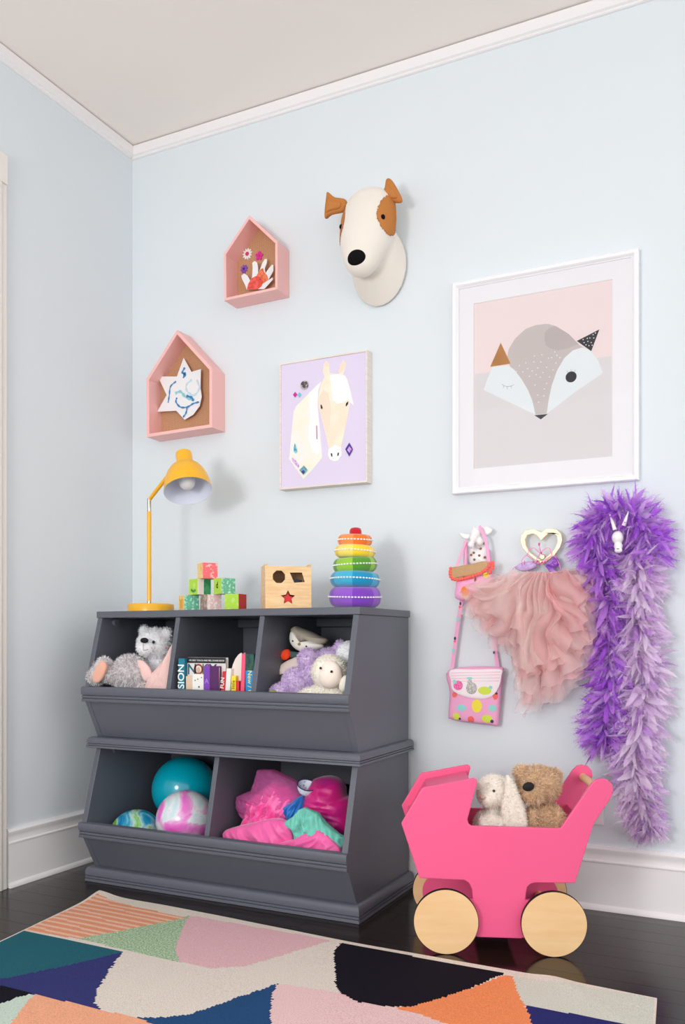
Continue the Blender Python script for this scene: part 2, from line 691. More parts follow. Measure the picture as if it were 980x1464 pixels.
def bin_unit(label, z0, mh, h, has_top, divs, ys, fl):
    t = thing('storage_bin', label, 'storage bin', (0.718, -0.24, z0))
    prof = [(YB, z0), (-0.436 + ys, z0), (-0.436 + ys, z0 + mh), (-0.500 + ys, z0 + 0.170), (-0.500 + ys, z0 + 0.217), (-0.434 + ys / 2, z0 + h), (YB, z0 + h)]
    for x0 in (XL, XR - 0.02):
        obj('side_panel', MB().prism(prof, x0, x0 + 0.02, 'x'), m_cab, t, bevel=0.0012)
    xi0, xi1 = XL + 0.0202, XR - 0.0202
    obj('back_panel', MB().box(xi0, xi1, YB - 0.008, YB, z0 + mh, z0 + h - 0.001), m_cab, t)
    obj('bottom_panel', MB().box(xi0, xi1, (-0.417 if fl < 0.1 else -0.462) + ys, YB - 0.0082, z0 + fl - 0.012, z0 + fl), m_cab, t)
    dp = [(YB - 0.0085, z0 + mh + 0.0003), (-0.428 + ys, z0 + mh + 0.0003), (-0.484 + ys, z0 + 0.165), (-0.486 + ys, z0 + 0.2165), (-0.432 + ys / 2, z0 + h - 0.0005), (YB - 0.0085, z0 + h - 0.0005)]
    for xd in divs:
        obj('divider', MB().prism(dp, xd - 0.009, xd + 0.009, 'x'), m_cab, t, bevel=0.001)
    y0 = ys
    rail = [(-0.489, .166), (-0.5115, .166), (-0.5125, .168), (-0.5125, .1760), (-0.5070, .1772), (-0.5070, .1788), (-0.5125, .1800), (-0.5125, .1860),
            (-0.5070, .1872), (-0.5070, .1888), (-0.5135, .1900), (-0.5160, .1960), (-0.5165, .2100), (-0.5140, .2160), (-0.5100, .2180), (-0.489, .2180)]
    obj('front_rail', MB().prism([(a + y0, z0 + b) for a, b in rail], XL - 0.003, XR + 0.003, 'x'), m_cab, t, smooth=40)
    fp = [(-0.433 + ys, z0 + mh + 0.0003), (-0.4965 + ys, z0 + 0.1655), (-0.483 + ys, z0 + 0.1655), (-0.419 + ys, z0 + mh + 0.0003)]
    obj('front_panel', MB().prism(fp, xi0, xi1, 'x'), m_cab, t)
    # base moulding, mitred around three sides
    q = mh / 0.038
    prof2 = [(-0.012, .038), (0.004, .038), (0.010, .0372), (0.0155, .034), (0.0185, .029), (0.0195, .023), (0.0195, .0170), (0.0150, .0163), (0.0150, .0152), (0.0195, .0145),
             (0.0195, .0100), (0.0150, .0094), (0.0150, .0083), (0.0195, .0076), (0.0205, .001), (0.0195, .0002), (-0.012, .0002)]
    vs, fs = [], []
    yF = -0.4505 + ys * 0.5
    for d, zz in prof2:
        z = z0 + zz * q
        vs += [(XL - d - 0.0003, YB, z), (XL - d - 0.0003, yF - d, z), (XR + d + 0.0003, yF - d, z), (XR + d + 0.0003, YB, z)]
    k = len(prof2)
    for i in range(k):
        for j in range(3):
            fs.append((i * 4 + j, i * 4 + j + 1, ((i + 1) % k) * 4 + j + 1, ((i + 1) % k) * 4 + j))
    fs += [tuple(i * 4 for i in range(k)), tuple(i * 4 + 3 for i in range(k))]
    mb = MB().add(vs, fs)
    obj('base_moulding', mb, m_cab, t, smooth=40)
    if has_top:
        obj('top_board', MB().box(XL - 0.004, XR + 0.004, -0.437, YB + 0.005, z0 + h + 0.0003, 0.9507), m_cab, t, bevel=0.002)
    zr = z0 + h - 0.001
    obj('stretcher', MB().box(xi0, xi1, -0.075, -0.045, zr - 0.03, zr), m_cab, t, bevel=0.003)
    for xx in (xi0 + 0.006, xi1 - 0.006):
        mt = Matrix.Translation((xx, -0.37, zr - 0.014)) @ Matrix.Rotation(pi / 2, 4, 'Y')
        obj('corner_block', MB().lathe([(0, -0.006), (0.013, -0.006), (0.013, 0.006), (0, 0.006)], 16, mt), m_cab, t, smooth=30)
    return t
bin_low = bin_unit('lower grey wooden bin with balls and dress-up clothes, standing on the floor', 0.0, 0.052, 0.4692, False, [0.718], -0.014, 0.052)
bin_up = bin_unit('upper grey wooden bin with books and plush toys, stacked on the other bin', 0.4698, 0.038, 0.4575, True, [0.5537, 0.887], 0.0, 0.135)

# ================================================================== BALLS
def ball(name, label, c, r, mat):
    o = obj(name, MB().ell((0, 0, 0), r, n=48, m=28), mat, smooth=60)
    o.location = c
    tag(o, label, 'ball', 'balls in the lower bin')
    obj('valve', MB().ell((0, r * 0.35, -r * 0.93), r * 0.05, n=12, m=8), M('valve_rubber', (235, 235, 235)), o, local=True)
    return o
ball('play_ball', 'plain glossy turquoise ball at the back of the lower bin', (0.388, -0.170, 0.292), 0.122,
     M('turquoise_rubber', (0, 172, 196), rough=0.16, spec=0.6))
ball('play_ball', 'pink and white marbled ball beside the divider of the lower bin', (0.521, -0.345, 0.222), 0.103,
     M_tiedye('pink_marble', [(0.30, (190, 225, 232)), (0.44, (232, 236, 240)), (0.50, (240, 170, 222)), (0.56, (243, 130, 215)), (0.75, (236, 60, 190))], 7.5))
ball('play_ball', 'yellow, green and blue marbled ball at the left of the lower bin', (0.3225, -0.368, 0.149), 0.095,
     M_tiedye('green_marble', [(0.28, (20, 70, 170)), (0.42, (40, 160, 200)), (0.5, (190, 226, 214)), (0.58, (120, 200, 60)), (0.72, (236, 226, 40))], 9.0))

# ================================================================== RUG
RUG_Q = [(0.357, -0.597), (2.115, -0.672), (2.225, -1.95), (0.545, -1.95)]
rug_cols = {
    'cream': (240, 226, 212), 'cream2': (236, 224, 212), 'orange': (240, 160, 124), 'stripe': (246, 200, 176), 'green': (136, 172, 128),
    'pink': (236, 190, 196), 'teal': (42, 102, 116), 'navy': (58, 61, 118), 'blue': (42, 80, 126), 'peach': (250, 178, 142), 'mint': (206, 222, 208),
    'black': (26, 23, 34), 'pink2': (244, 206, 204), 'tang': (252, 150, 98), 'sage': (222, 222, 208), 'navy2': (46, 48, 112)}
RUG_P = [
 ('black', [(0.588,-1.349),(0.672,-1.298),(0.774,-1.297),(0.761,-1.338),(0.756,-1.375),(0.743,-1.48)]),
 ('mint', [(0.721,-1.498),(0.756,-1.375),(0.761,-1.338),(0.783,-1.295),(0.817,-1.362),(0.858,-1.439),(0.899,-1.514),(0.827,-1.584)]),
 ('peach', [(0.786,-1.296),(0.992,-1.297),(1.083,-1.292),(1.131,-1.301),(1.357,-1.324),(1.549,-1.615),(1.101,-1.835),(0.858,-1.439),(0.817,-1.362)]),
 ('teal', [(0.417,-0.98),(0.789,-0.982),(0.725,-1.118),(0.639,-1.269),(0.589,-1.39),(0.302,-1.156)]),
 ('navy', [(0.782,-0.977),(0.835,-1.09),(0.906,-1.221),(0.95,-1.275),(0.999,-1.302),(0.79,-1.301),(0.679,-1.305),(0.565,-1.37),(0.63,-1.26),(0.716,-1.109)]),
 ('orange', [(0.374,-0.624),(0.546,-0.656),(0.769,-0.673),(0.603,-0.96),(0.413,-0.976)]),
 ('green', [(0.761,-0.651),(0.793,-0.719),(0.901,-0.907),(0.97,-0.978),(0.596,-0.961)]),
 ('pink', [(0.761,-0.651),(1.251,-0.658),(1.141,-0.927),(1.066,-0.978),(0.97,-0.978),(0.901,-0.907),(0.793,-0.719)]),
 ('black', [(1.281,-0.662),(1.752,-0.679),(1.69,-0.836),(1.616,-0.969),(1.572,-0.991),(1.493,-0.999),(1.434,-0.971),(1.401,-0.931),(1.297,-0.733)]),
 ('blue', [(1.272,-0.987),(1.286,-1.034),(1.317,-1.095),(1.371,-1.186),(1.467,-1.336),(1.622,-1.579),(1.549,-1.615),(1.357,-1.324),(1.131,-1.301),(1.085,-1.294),(1.141,-1.264),(1.186,-1.222),(1.221,-1.12)]),
 ('tang', [(1.755,-0.688),(1.774,-0.688),(1.812,-0.785),(1.85,-0.854),(1.886,-0.934),(1.964,-1.092),(2.039,-1.374),(1.997,-1.394),(1.736,-1.023),(1.645,-0.996),(1.578,-0.992),(1.616,-0.969),(1.69,-0.836)]),
 ('pink2', [(1.277,-0.989),(1.434,-0.971),(1.493,-0.999),(1.572,-0.991),(1.645,-0.996),(1.736,-1.023),(1.997,-1.394),(1.622,-1.579),(1.467,-1.336),(1.371,-1.186),(1.317,-1.095),(1.286,-1.034)]),
 ('sage', [(1.774,-0.688),(1.821,-0.685),(2.123,-0.668),(2.143,-0.86),(2.058,-0.849),(1.847,-0.843),(1.812,-0.785)]),
 ('navy2', [(1.847,-0.843),(2.058,-0.849),(2.164,-0.864),(2.205,-1.292),(2.039,-1.374),(1.964,-1.092),(1.886,-0.934)]),
]
def inside(p, poly):
    x, y = p
    c = False
    j = len(poly) - 1
    for i in range(len(poly)):
        xi, yi = poly[i]
        xj, yj = poly[j]
        if (yi > y) != (yj > y) and x < (xj - xi) * (y - yi) / (yj - yi) + xi:
            c = not c
        j = i
    return c
def make_rug():
    names = list(rug_cols)
    mats = [M('rug_wool_' + k, rug_cols[k], rough=0.95, spec=0.08, bump=0.9, bscale=700,
              rgb2=tuple(int(v * 0.86) for v in rug_cols[k]) if k != 'green' else (214, 226, 202), nscale=420 if k != 'green' else 210, namt=(0.42, 0.68)) for k in names]
    NU, NV = 330, 210
    A, B, C_, D = [Vector(p) for p in RUG_Q]
    vs, fs, mi = [], [], []
    def pos(u, v):
        p = A.lerp(B, u).lerp(D.lerp(C_, u), v)
        # gentle bow of the hand-woven edge
        p = Vector((p.x, p.y + 0.006 * sin(u * 9) * (1 - v)))
        z = 0.009 + 0.0012 * noise.noise(Vector((p.x * 5, p.y * 5, 0)))
        z += 0.011 * math.exp(-((u * 1.76) ** 2 + (v * 1.3) ** 2) / 0.004)      # lifted far-left corner
        z += 0.005 * math.exp(-(((u - .86) * 1.7 - (v * 1.3)) ** 2) / 0.0018) * max(0, 1 - v * 5)   # a soft crease
        return (p.x, p.y, z)
    for j in range(NV + 1):
        for i in range(NU + 1):
            vs.append(pos(i / NU, j / NV))
    rg = random.Random(3)
    for j in range(NV):
        for i in range(NU):
            u, v = (i + .5) / NU, (j + .5) / NV
            fs.append((j * (NU + 1) + i, (j + 1) * (NU + 1) + i, (j + 1) * (NU + 1) + i + 1, j * (NU + 1) + i + 1))
            x, y, z = pos(u, v)
            x += rg.uniform(-.003, .003)
            k = 'cream2'
            if v * 1.3 < 0.009 or u * 1.76 < 0.006:
                k = 'cream'
            elif u > 0.997:
                k = 'cream'
            else:
                for nm, poly in RUG_P:
                    if inside((x, y), poly):
                        k = nm
                        break
            if k == 'orange' and (y + 0.04 * x) % 0.0300 < 0.0125:
                k = 'stripe'
            mi.append(names.index(k))
    # underside and rim
    n0 = len(vs)
    rim = [i for i in range(NU + 1)] + [j * (NU + 1) + NU for j in range(1, NV + 1)] + [NV * (NU + 1) + i for i in range(NU - 1, -1, -1)] + [j * (NU + 1) for j in range(NV - 1, 0, -1)]
    for q in rim:
        vs.append((vs[q][0], vs[q][1], max(0.0006, vs[q][2] - 0.0085)))
    k = len(rim)
    for a in range(k):
        fs.append((rim[a], rim[(a + 1) % k], n0 + (a + 1) % k, n0 + a))
        mi.append(0)
    fs.append(tuple(n0 + a for a in range(k)))
    mi.append(0)
    me = bpy.data.meshes.new('rug')
    me.from_pydata(vs, [], fs)
    me.polygons.foreach_set('material_index', mi)
    o = obj('rug', me, mats)
    tag(o, 'flat woven rug with large curved patches of orange, pink, teal, navy and black', 'rug')
make_rug()

# ================================================================== HOUSE SHELVES ON THE WALL
m_hpink = M('pink_lacquer', (249, 194, 190), rough=0.45, spec=0.35)
m_burlap = M_burlap()
def house(label, outer, th, depth):
    cx = sum(p[0] for p in outer) / 5
    cz = sum(p[1] for p in outer) / 5
    t = thing('house_shelf', label, 'shelf', (cx, -depth / 2, outer[4][1]))
    n = len(outer)
    # inset outline
    inner = []
    for i in range(n):
        a, b, c = Vector(outer[i - 1]), Vector(outer[i]), Vector(outer[(i + 1) % n])
        d1, d2 = (b - a).normalized(), (c - b).normalized()
        n1, n2 = Vector((d1.y, -d1.x)), Vector((d2.y, -d2.x))
        m = (n1 + n2).normalized()
        inner.append(tuple(b + m * (th / max(0.3, m.dot(n1)))))
    nm = ['roof_board', 'roof_board', 'side_board', 'base_board', 'side_board']
    for i in range(n):
        j = (i + 1) % n
        quad = [outer[i], outer[j], inner[j], inner[i]]
        obj(nm[i], MB().prism(quad, -depth, -0.0004, 'y'), m_hpink, t, bevel=0.0006)
    obj('burlap_back', MB().prism(inner, -0.012, -0.004, 'y'), m_burlap, t)
    return t
h1 = house('larger pink house-shaped shelf with a star card, above the yellow lamp',
           [(0.142, 1.880), (0.291, 2.052), (0.4545, 1.880), (0.4545, 1.656), (0.1435, 1.650)], 0.0125, 0.088)
h2 = house('smaller pink house-shaped shelf with flowers and a handprint, nearer the ceiling',
           [(0.507, 2.303), (0.620, 2.424), (0.7415, 2.302), (0.7415, 2.128), (0.5095, 2.126)], 0.010, 0.088)

m_card = M('white_card', (240, 240, 242), rough=0.7)
star_o = [(0.281,1.961),(0.318,1.9),(0.363,1.905),(0.361,1.831),(0.367,1.797),(0.357,1.761),(0.326,1.731),(0.285,1.716),(0.252,1.75),(0.244,1.756),(0.151,1.763),(0.198,1.824),(0.155,1.904),(0.248,1.891)]
st = thing('star_card', 'white star-shaped card painted with blue strokes, inside the larger house shelf', 'card', (0.26, -0.03, 1.72))
obj('card', MB().prism(star_o, -0.032, -0.030, 'y'), m_card, st)
m_bl1 = M('blue_paint', (52, 132, 190), rough=0.6)
m_bl2 = M('aqua_paint', (150, 205, 215), rough=0.6)
m_bl3 = M('pale_blue_paint', (196, 222, 234), rough=0.6)
def stroke(pts, w):
    """brush stroke outline around a polyline in 2D"""
    P = [Vector(p) for p in spline(pts, 5, closed=False)]
    L, R_ = [], []
    k = len(P)
    for i, p in enumerate(P):
        d = (P[min(i + 1, k - 1)] - P[max(i - 1, 0)]).normalized()
        nn = Vector((-d.y, d.x)) * w * (1.6 if w > 0.0015 else 1.0) * (0.8 + 0.3 * sin(i * 1.7))
        L.append(tuple(p + nn))
        R_.append(tuple(p - nn))
    return L + R_[::-1]
decal('paint_strokes', [
    (m_bl3, stroke([(0.32,1.869),(0.295,1.852),(0.299,1.825),(0.332,1.807),(0.356,1.831),(0.344,1.866)], 0.003)),
    (m_bl2, stroke([(0.241,1.825),(0.266,1.829),(0.291,1.805),(0.332,1.787)], 0.004)),
    (m_bl1, stroke([(0.287,1.921),(0.275,1.902),(0.291,1.896),(0.279,1.881)], 0.0032)),
    (m_bl1, stroke([(0.245,1.872),(0.218,1.855),(0.212,1.822),(0.206,1.792)], 0.0022)),
    (m_bl1, stroke([(0.295,1.808),(0.32,1.799),(0.328,1.784)], 0.0035)),
    (m_bl1, stroke([(0.25,1.807),(0.245,1.791),(0.266,1.768),(0.299,1.764),(0.328,1.774),(0.356,1.777)], 0.0024)),
    (m_bl1, stroke([(0.299,1.764),(0.293,1.741),(0.279,1.726)], 0.0024)),
], -0.032, st)

def flower(label, c, r, n, m_pet, m_mid, rm):
    t = thing('felt_flower', label, 'flower', (c[0], -0.02, c[1] - r), group='felt flowers in the smaller house shelf')
    for k in range(n):
        a = 2 * pi * k / n + 0.2
        d = (cos(a), sin(a))
        e = [(c[0] + d[0] * r * (0.58 + 0.42 * cos(q)) - d[1] * r * (1.7 / n) * sin(q), c[1] + d[1] * r * (0.58 + 0.42 * cos(q)) + d[0] * r * (1.7 / n) * sin(q)) for q in [2 * pi * i / 12 for i in range(12)]]
        obj('petal', MB().prism(e, -0.0165, -0.0125, 'y'), m_pet, t)
    obj('centre', MB().prism(circle(c[0], c[1], rm, 16), -0.0185, -0.0166, 'y'), m_mid, t)
m_fw = M('white_felt', (246, 244, 240), rough=0.9)
m_fm = M('magenta_felt', (226, 48, 160), rough=0.9)
m_fp = M('purple_felt', (140, 84, 190), rough=0.9)
m_fr = M('rose_felt', (205, 60, 110), rough=0.9)
c3 = [(0.566,2.32),(0.618,2.303),(0.551,2.266)]
flower('white daisy with a rose centre in the smaller house shelf', c3[0], 0.0225, 11, m_fw, m_fr, 0.0075)
flower('small magenta flower in the smaller house shelf', c3[1], 0.0175, 5, m_fm, m_fr, 0.005)
flower('small purple flower in the smaller house shelf', c3[2], 0.0165, 8, m_fp, M('plum_felt', (70, 30, 110), rough=.9), 0.004)
hp = thing('handprint_cutout', 'white paper handprint with an orange painted palm, inside the smaller house shelf', 'craft', (0.66, -0.035, 2.14))
hand_o = [(0.576,2.175),(0.57,2.192),(0.555,2.22),(0.553,2.232),(0.566,2.237),(0.58,2.227),(0.592,2.206),(0.601,2.218),(0.603,2.253),(0.601,2.271),(0.611,2.276),(0.623,2.268),(0.627,2.248),(0.627,2.227),(0.637,2.243),(0.646,2.262),(0.656,2.275),(0.666,2.273),(0.665,2.258),(0.656,2.239),(0.659,2.221),(0.674,2.236),(0.688,2.248),(0.693,2.246),(0.694,2.224),(0.679,2.204),(0.672,2.193),(0.69,2.2),(0.691,2.191),(0.666,2.172),(0.654,2.163)]
obj('paper', MB().prism(hand_o, -0.037, -0.0355, 'y'), m_card, hp)
m_or1 = M('orange_print', (222, 100, 40), rough=0.6, rgb2=(240, 130, 90), nscale=90)
m_rd1 = M('coral_print', (240, 104, 88), rough=0.6, rgb2=(225, 70, 60), nscale=90)
decal('palm_print', [
    (m_or1, [(0.618,2.214),(0.626,2.227),(0.637,2.239),(0.649,2.242),(0.655,2.225),(0.667,2.212),(0.673,2.194),(0.659,2.188),(0.643,2.182),(0.626,2.192)]),
    (m_rd1, [(0.578,2.175),(0.583,2.193),(0.598,2.213),(0.618,2.218),(0.637,2.211),(0.651,2.191),(0.643,2.175),(0.626,2.167)]),
    (M('black_ink', (25, 22, 24), rough=0.5), circle(*(0.637,2.202), 0.0022, 10)),
], -0.037, hp)

# ================================================================== DOG HEAD TROPHY
m_linen = M('ivory_linen', (240, 232, 222), rough=0.92, spec=0.15, bump=0.25, bscale=900, sheen=0.2)
m_tanf = M('tan_felt', (196, 128, 70), rough=0.95, spec=0.1, bump=0.3, bscale=900)
m_blkf = M('black_felt', (20, 17, 19), rough=0.9, spec=0.1)
m_thread = M('red_thread', (170, 60, 50), rough=0.9)
dg = thing('dog_head_trophy', 'stuffed white dog head with tan eye patches mounted on the wall', 'wall decor', (1.115, 0, 2.03))
DX = 1.115
# (y, z, half width, half depth, half height) from crown to muzzle, then the neck down to the wall plate
K0 = [(-0.098, 2.322, 0.094, 0.068, 0.082), (-0.108, 2.285, 0.099, 0.075, 0.085), (-0.118, 2.245, 0.098, 0.077, 0.082), (-0.138, 2.200, 0.088, 0.071, 0.076), (-0.154, 2.160, 0.072, 0.062, 0.066), (-0.164, 2.128, 0.058, 0.050, 0.052)]
K1 = [(-0.090, 2.215, 0.086, 0.060, 0.110), (-0.068, 2.195, 0.092, 0.055, 0.120), (-0.044, 2.180, 0.098, 0.040, 0.128), (-0.022, 2.168, 0.103, 0.021, 0.133), (-0.012, 2.160, 0.1045, 0.0115, 0.134)]
def chain(K, step):
    out = []
    for i in range(len(K) - 1):
        for j in range(step):
            q = [lerp(a_, b_, j / step) for a_, b_ in zip(K[i], K[i + 1])]
            out.append(((DX, q[0], q[1]), (q[2], q[3], q[4])))
    q = K[-1]
    out.append(((DX, q[0], q[1]), (q[2], q[3], q[4])))
    return out
dog_me = blob(chain(K0, 6) + chain(K1, 6), voxel=0.0055, smooth_it=12)
obj('head', dog_me, m_linen, dg)
def dogpatch(side):
    def f(c, nrm):
        dx = (c.x - DX) * side
        if dx < 0.030 or c.y > -0.055:
            return False
        # leaf shaped area running down the cheek
        v = (c.z - 2.285) / 0.084
        u = (c.y + 0.120 + 0.026 * (2.283 - c.z) / 0.082) / 0.050
        return u * u + v * v * (1 + 0.25 * abs(v)) < 1
    return f
for s in (-1, 1):
    pm = patch(dog_me, dogpatch(s), 0.0016)
    po = obj('eye_patch', pm, m_tanf, dg)
    # whip stitches around the patch
    bm = bmesh.new()
    bm.from_mesh(pm)
    bm.normal_update()
    mb = MB()
    k = 0
    for e in bm.edges:
        if e.is_boundary:
            k += 1
            if k % 2 == 0:
                p = (e.verts[0].co + e.verts[1].co) / 2 + (e.verts[0].normal) * 0.0006
                mb.ell(p, 0.0013, n=6, m=4)
    bm.free()
    obj('stitches', mb, m_thread, po, kind='stuff')
def on_surface(me, p, d):
    """first hit of a ray on a mesh"""
    from mathutils.bvhtree import BVHTree
    bv = BVHTree.FromPolygons([v.co for v in me.vertices], [p_.vertices for p_ in me.polygons])
    h = bv.ray_cast(Vector(p), Vector(d).normalized())
    return h[0], h[1]
for s, yy, zz in ((-1, -0.14, 2.262), (1, -0.14, 2.262)):
    p, nn = on_surface(dog_me, (DX + s * 0.4, yy - 0.06, zz), (-s * 1.0, 0.12, 0))
    if p is None:
        p, nn = on_surface(dog_me, (DX + s * 0.4, -0.11, zz), (-s, 0, 0))
    obj('eye', MB().ell(p, (0.0075, 0.0075, 0.0095)), m_blkf, dg, smooth=60)
p, nn = on_surface(dog_me, (DX, -0.5, 2.112), (0, 1, 0.0))
obj('nose', MB().ell((DX, p.y + 0.012, 2.124), (0.0345, 0.022, 0.029), (25, 0, 0), n=28, m=16), m_blkf, dg, smooth=60)
earL = [(1.035,2.373),(0.993,2.391),(0.965,2.416),(0.96,2.399),(0.954,2.355),(0.955,2.326),(0.978,2.335),(1.03,2.337)]
earR = [(1.147,2.375),(1.172,2.387),(1.18,2.419),(1.196,2.416),(1.215,2.386),(1.236,2.342),(1.231,2.33),(1.2,2.337),(1.177,2.342),(1.16,2.355)]
for pts, yy in ((earL, -0.12), (earR, -0.10)):
    eo = obj('ear', pillow(pts, yy, 0.012, 0.012, rings=6, smooth_n=4, edge=0.003), m_tanf, dg, smooth=60)
    cxx = sum(p[0] for p in pts) / len(pts)
    czz = sum(p[1] for p in pts) / len(pts)
    lo = [(cxx + (p[0] - cxx) * 0.8, min(p[1], czz) - 0.002) for p in pts]
    obj('ear_fold', pillow([(cxx + (p[0] - cxx) * 0.72, czz + (p[1] - czz) * 0.55 - 0.006) for p in pts], yy - 0.012, 0.007, 0.004, rings=4, smooth_n=3, edge=0.002), m_tanf, eo, smooth=60)

# ================================================================== HORSE PICTURE
hc = (380, 480, 5.444)
hs = thing('horse_picture', 'lilac picture of a white horse in a thin pale wood frame', 'picture', (0.9, -0.02, 1.405))
m_plw = M('pale_wood', (238, 229, 221), rough=0.6, rgb2=(230, 219, 210), nscale=12, stretch=(1, 1, 14))
hx0, hx1, hz0, hz1 = 0.7225, 1.0795, 1.4055, 1.8725
for nm, q in (('frame_rail', (hx0, hx1, hz1 - 0.006, hz1)), ('frame_rail', (hx0, hx1, hz0, hz0 + 0.006))):
    obj(nm, MB().box(q[0], q[1], -0.042, -0.0004, q[2], q[3]), m_plw, hs, bevel=0.0006)
for q in ((hx0, hx0 + 0.006), (hx1 - 0.006, hx1)):
    obj('frame_stile', MB().box(q[0], q[1], -0.042, -0.0004, hz0 + 0.0061, hz1 - 0.0061), m_plw, hs, bevel=0.0006)
m_lilac = M('lilac_canvas', (227, 215, 240), rough=0.8)
obj('canvas', MB().box(hx0 + 0.0062, hx1 - 0.0062, -0.038, -0.004, hz0 + 0.0062, hz1 - 0.0062), m_lilac, hs)
m_hc1 = M('horse_cream', (247, 244, 240), rough=0.8, rgb2=(246, 242, 224), nscale=14)
m_hc2 = M('horse_yellow', (250, 240, 222), rough=0.8, rgb2=(248, 231, 208), nscale=16)
m_hc3 = M('horse_white', (250, 249, 250), rough=0.8)
m_pch = M('horse_peach', (249, 226, 206), rough=0.8)
m_ink = M('black_ink', (25, 22, 24))
m_mag = M('magenta_ink', (200, 40, 150), rough=0.7)
m_aq = M('aqua_ink', (120, 200, 215), rough=0.7)
m_tl = M('teal_ink', (30, 160, 190), rough=0.7, rgb2=(150, 215, 220), nscale=90)
m_pu = M('violet_ink', (76, 52, 150), rough=0.7)
m_lv = M('orchid_ink', (190, 130, 215), rough=0.7, rgb2=(235, 200, 235), nscale=120)
m_dk = M('charcoal_ink', (80, 70, 76), rough=0.7, rgb2=(190, 180, 176), nscale=80, namt=(0.45, 0.55))
m_gt = M('mint_ink', (120, 200, 190), rough=0.7, rgb2=(90, 110, 170), nscale=60)
HX = {'neck':[(0.896,1.785),(0.878,1.774),(0.825,1.734),(0.793,1.709),(0.781,1.69),(0.771,1.61),(0.763,1.526),(0.76,1.519),(0.793,1.476),(0.822,1.438),(0.862,1.472),(0.899,1.509),(0.896,1.551),(0.888,1.626),(0.881,1.697),(0.883,1.752)],'neck2':[(0.896,1.785),(0.878,1.774),(0.841,1.746),(0.851,1.677),(0.841,1.584),(0.857,1.536),(0.878,1.52),(0.894,1.532),(0.888,1.626),(0.881,1.697),(0.883,1.752)],'head':[(0.909,1.8),(0.902,1.82),(0.907,1.847),(0.917,1.859),(0.928,1.846),(0.93,1.811),(0.956,1.804),(0.969,1.803),(0.971,1.833),(0.984,1.852),(0.996,1.836),(0.989,1.812),(0.984,1.799),(1.002,1.778),(1.012,1.74),(1.018,1.712),(1.01,1.69),(1.002,1.65),(0.987,1.583),(0.977,1.543),(0.977,1.511),(0.964,1.493),(0.948,1.491),(0.93,1.499),(0.922,1.516),(0.925,1.543),(0.915,1.586),(0.899,1.643),(0.886,1.691),(0.883,1.729),(0.894,1.774)],'fore':[(0.93,1.802),(0.961,1.803),(0.992,1.793),(1.007,1.759),(1.017,1.722),(1.026,1.683),(1.002,1.705),(0.982,1.698),(0.961,1.696),(0.943,1.712),(0.938,1.75)],'muz':[(0.926,1.538),(0.951,1.55),(0.977,1.539),(0.978,1.51),(0.964,1.494),(0.948,1.492),(0.931,1.499),(0.923,1.516)],'p1':[(0.886,1.729),(0.904,1.754),(0.925,1.738),(0.935,1.685),(0.93,1.631),(0.92,1.595),(0.904,1.633),(0.888,1.686)],'p2':[(0.941,1.685),(0.982,1.68),(0.992,1.642),(0.977,1.589),(0.951,1.573),(0.935,1.602)],'e1':[(0.91,1.844),(0.918,1.857),(0.926,1.845),(0.925,1.835),(0.912,1.837)],'e2':[(0.964,1.809),(0.977,1.839),(0.985,1.849),(0.994,1.835),(0.987,1.816),(0.974,1.805)],'n1':[(0.934,1.521),(0.94,1.521),(0.942,1.509),(0.937,1.509)],'n2':[(0.962,1.52),(0.968,1.521),(0.966,1.51),(0.961,1.509)],'y1':[(0.893,1.702),(0.898,1.699),(0.902,1.689),(0.9,1.684),(0.894,1.688)],'y2':[(1.005,1.7),(1.004,1.691),(0.998,1.683),(0.994,1.684),(0.996,1.694)],'mag':[(0.788,1.761),(0.797,1.749),(0.788,1.739),(0.779,1.751)],'aq':[(0.806,1.757),(0.815,1.746),(0.806,1.736),(0.798,1.748)],'ln':[(0.876,1.627),(0.879,1.627),(0.88,1.578),(0.877,1.578)],'drop':[(0.787,1.573),(0.795,1.551),(0.798,1.539),(0.79,1.534),(0.782,1.543),(0.783,1.557)],'bit':[(0.776,1.52),(0.79,1.509),(0.806,1.489),(0.802,1.48),(0.79,1.493),(0.775,1.51)],'gd':[(0.825,1.487),(0.841,1.469),(0.823,1.452),(0.806,1.472)],'pd':[(1.009,1.552),(1.024,1.527),(1.009,1.502),(0.993,1.53)],'pdi':[(1.01,1.539),(1.019,1.527),(1.01,1.515),(1.001,1.527)],'dc':[(0.827,1.78)],'bl':[(0.823,1.471),(0.831,1.463),(0.823,1.455),(0.814,1.465)]}
decal('artwork', [(m_hc1, HX['neck']), (m_hc3, HX['neck2']), (m_hc2, HX['head']), (m_pch, HX['p1']), (m_hc2, HX['p2']), (m_hc3, HX['fore']), (m_hc3, HX['muz']),
                  (m_pch, HX['e1']), (m_pch, HX['e2']), (m_ink, HX['n1']), (m_ink, HX['n2']), (m_ink, HX['y1']), (m_ink, HX['y2']),
                  (m_mag, HX['mag']), (m_aq, HX['aq']), (m_mag, HX['ln']), (m_tl, HX['drop']), (m_lv, HX['bit']), (m_gt, HX['gd']), (m_pu, HX['bl']), (m_pu, HX['pd']), (m_lv, HX['pdi']),
                  (m_dk, circle(HX['dc'][0][0], HX['dc'][0][1], 0.0165))], -0.038, hs, dy=-0.00012)

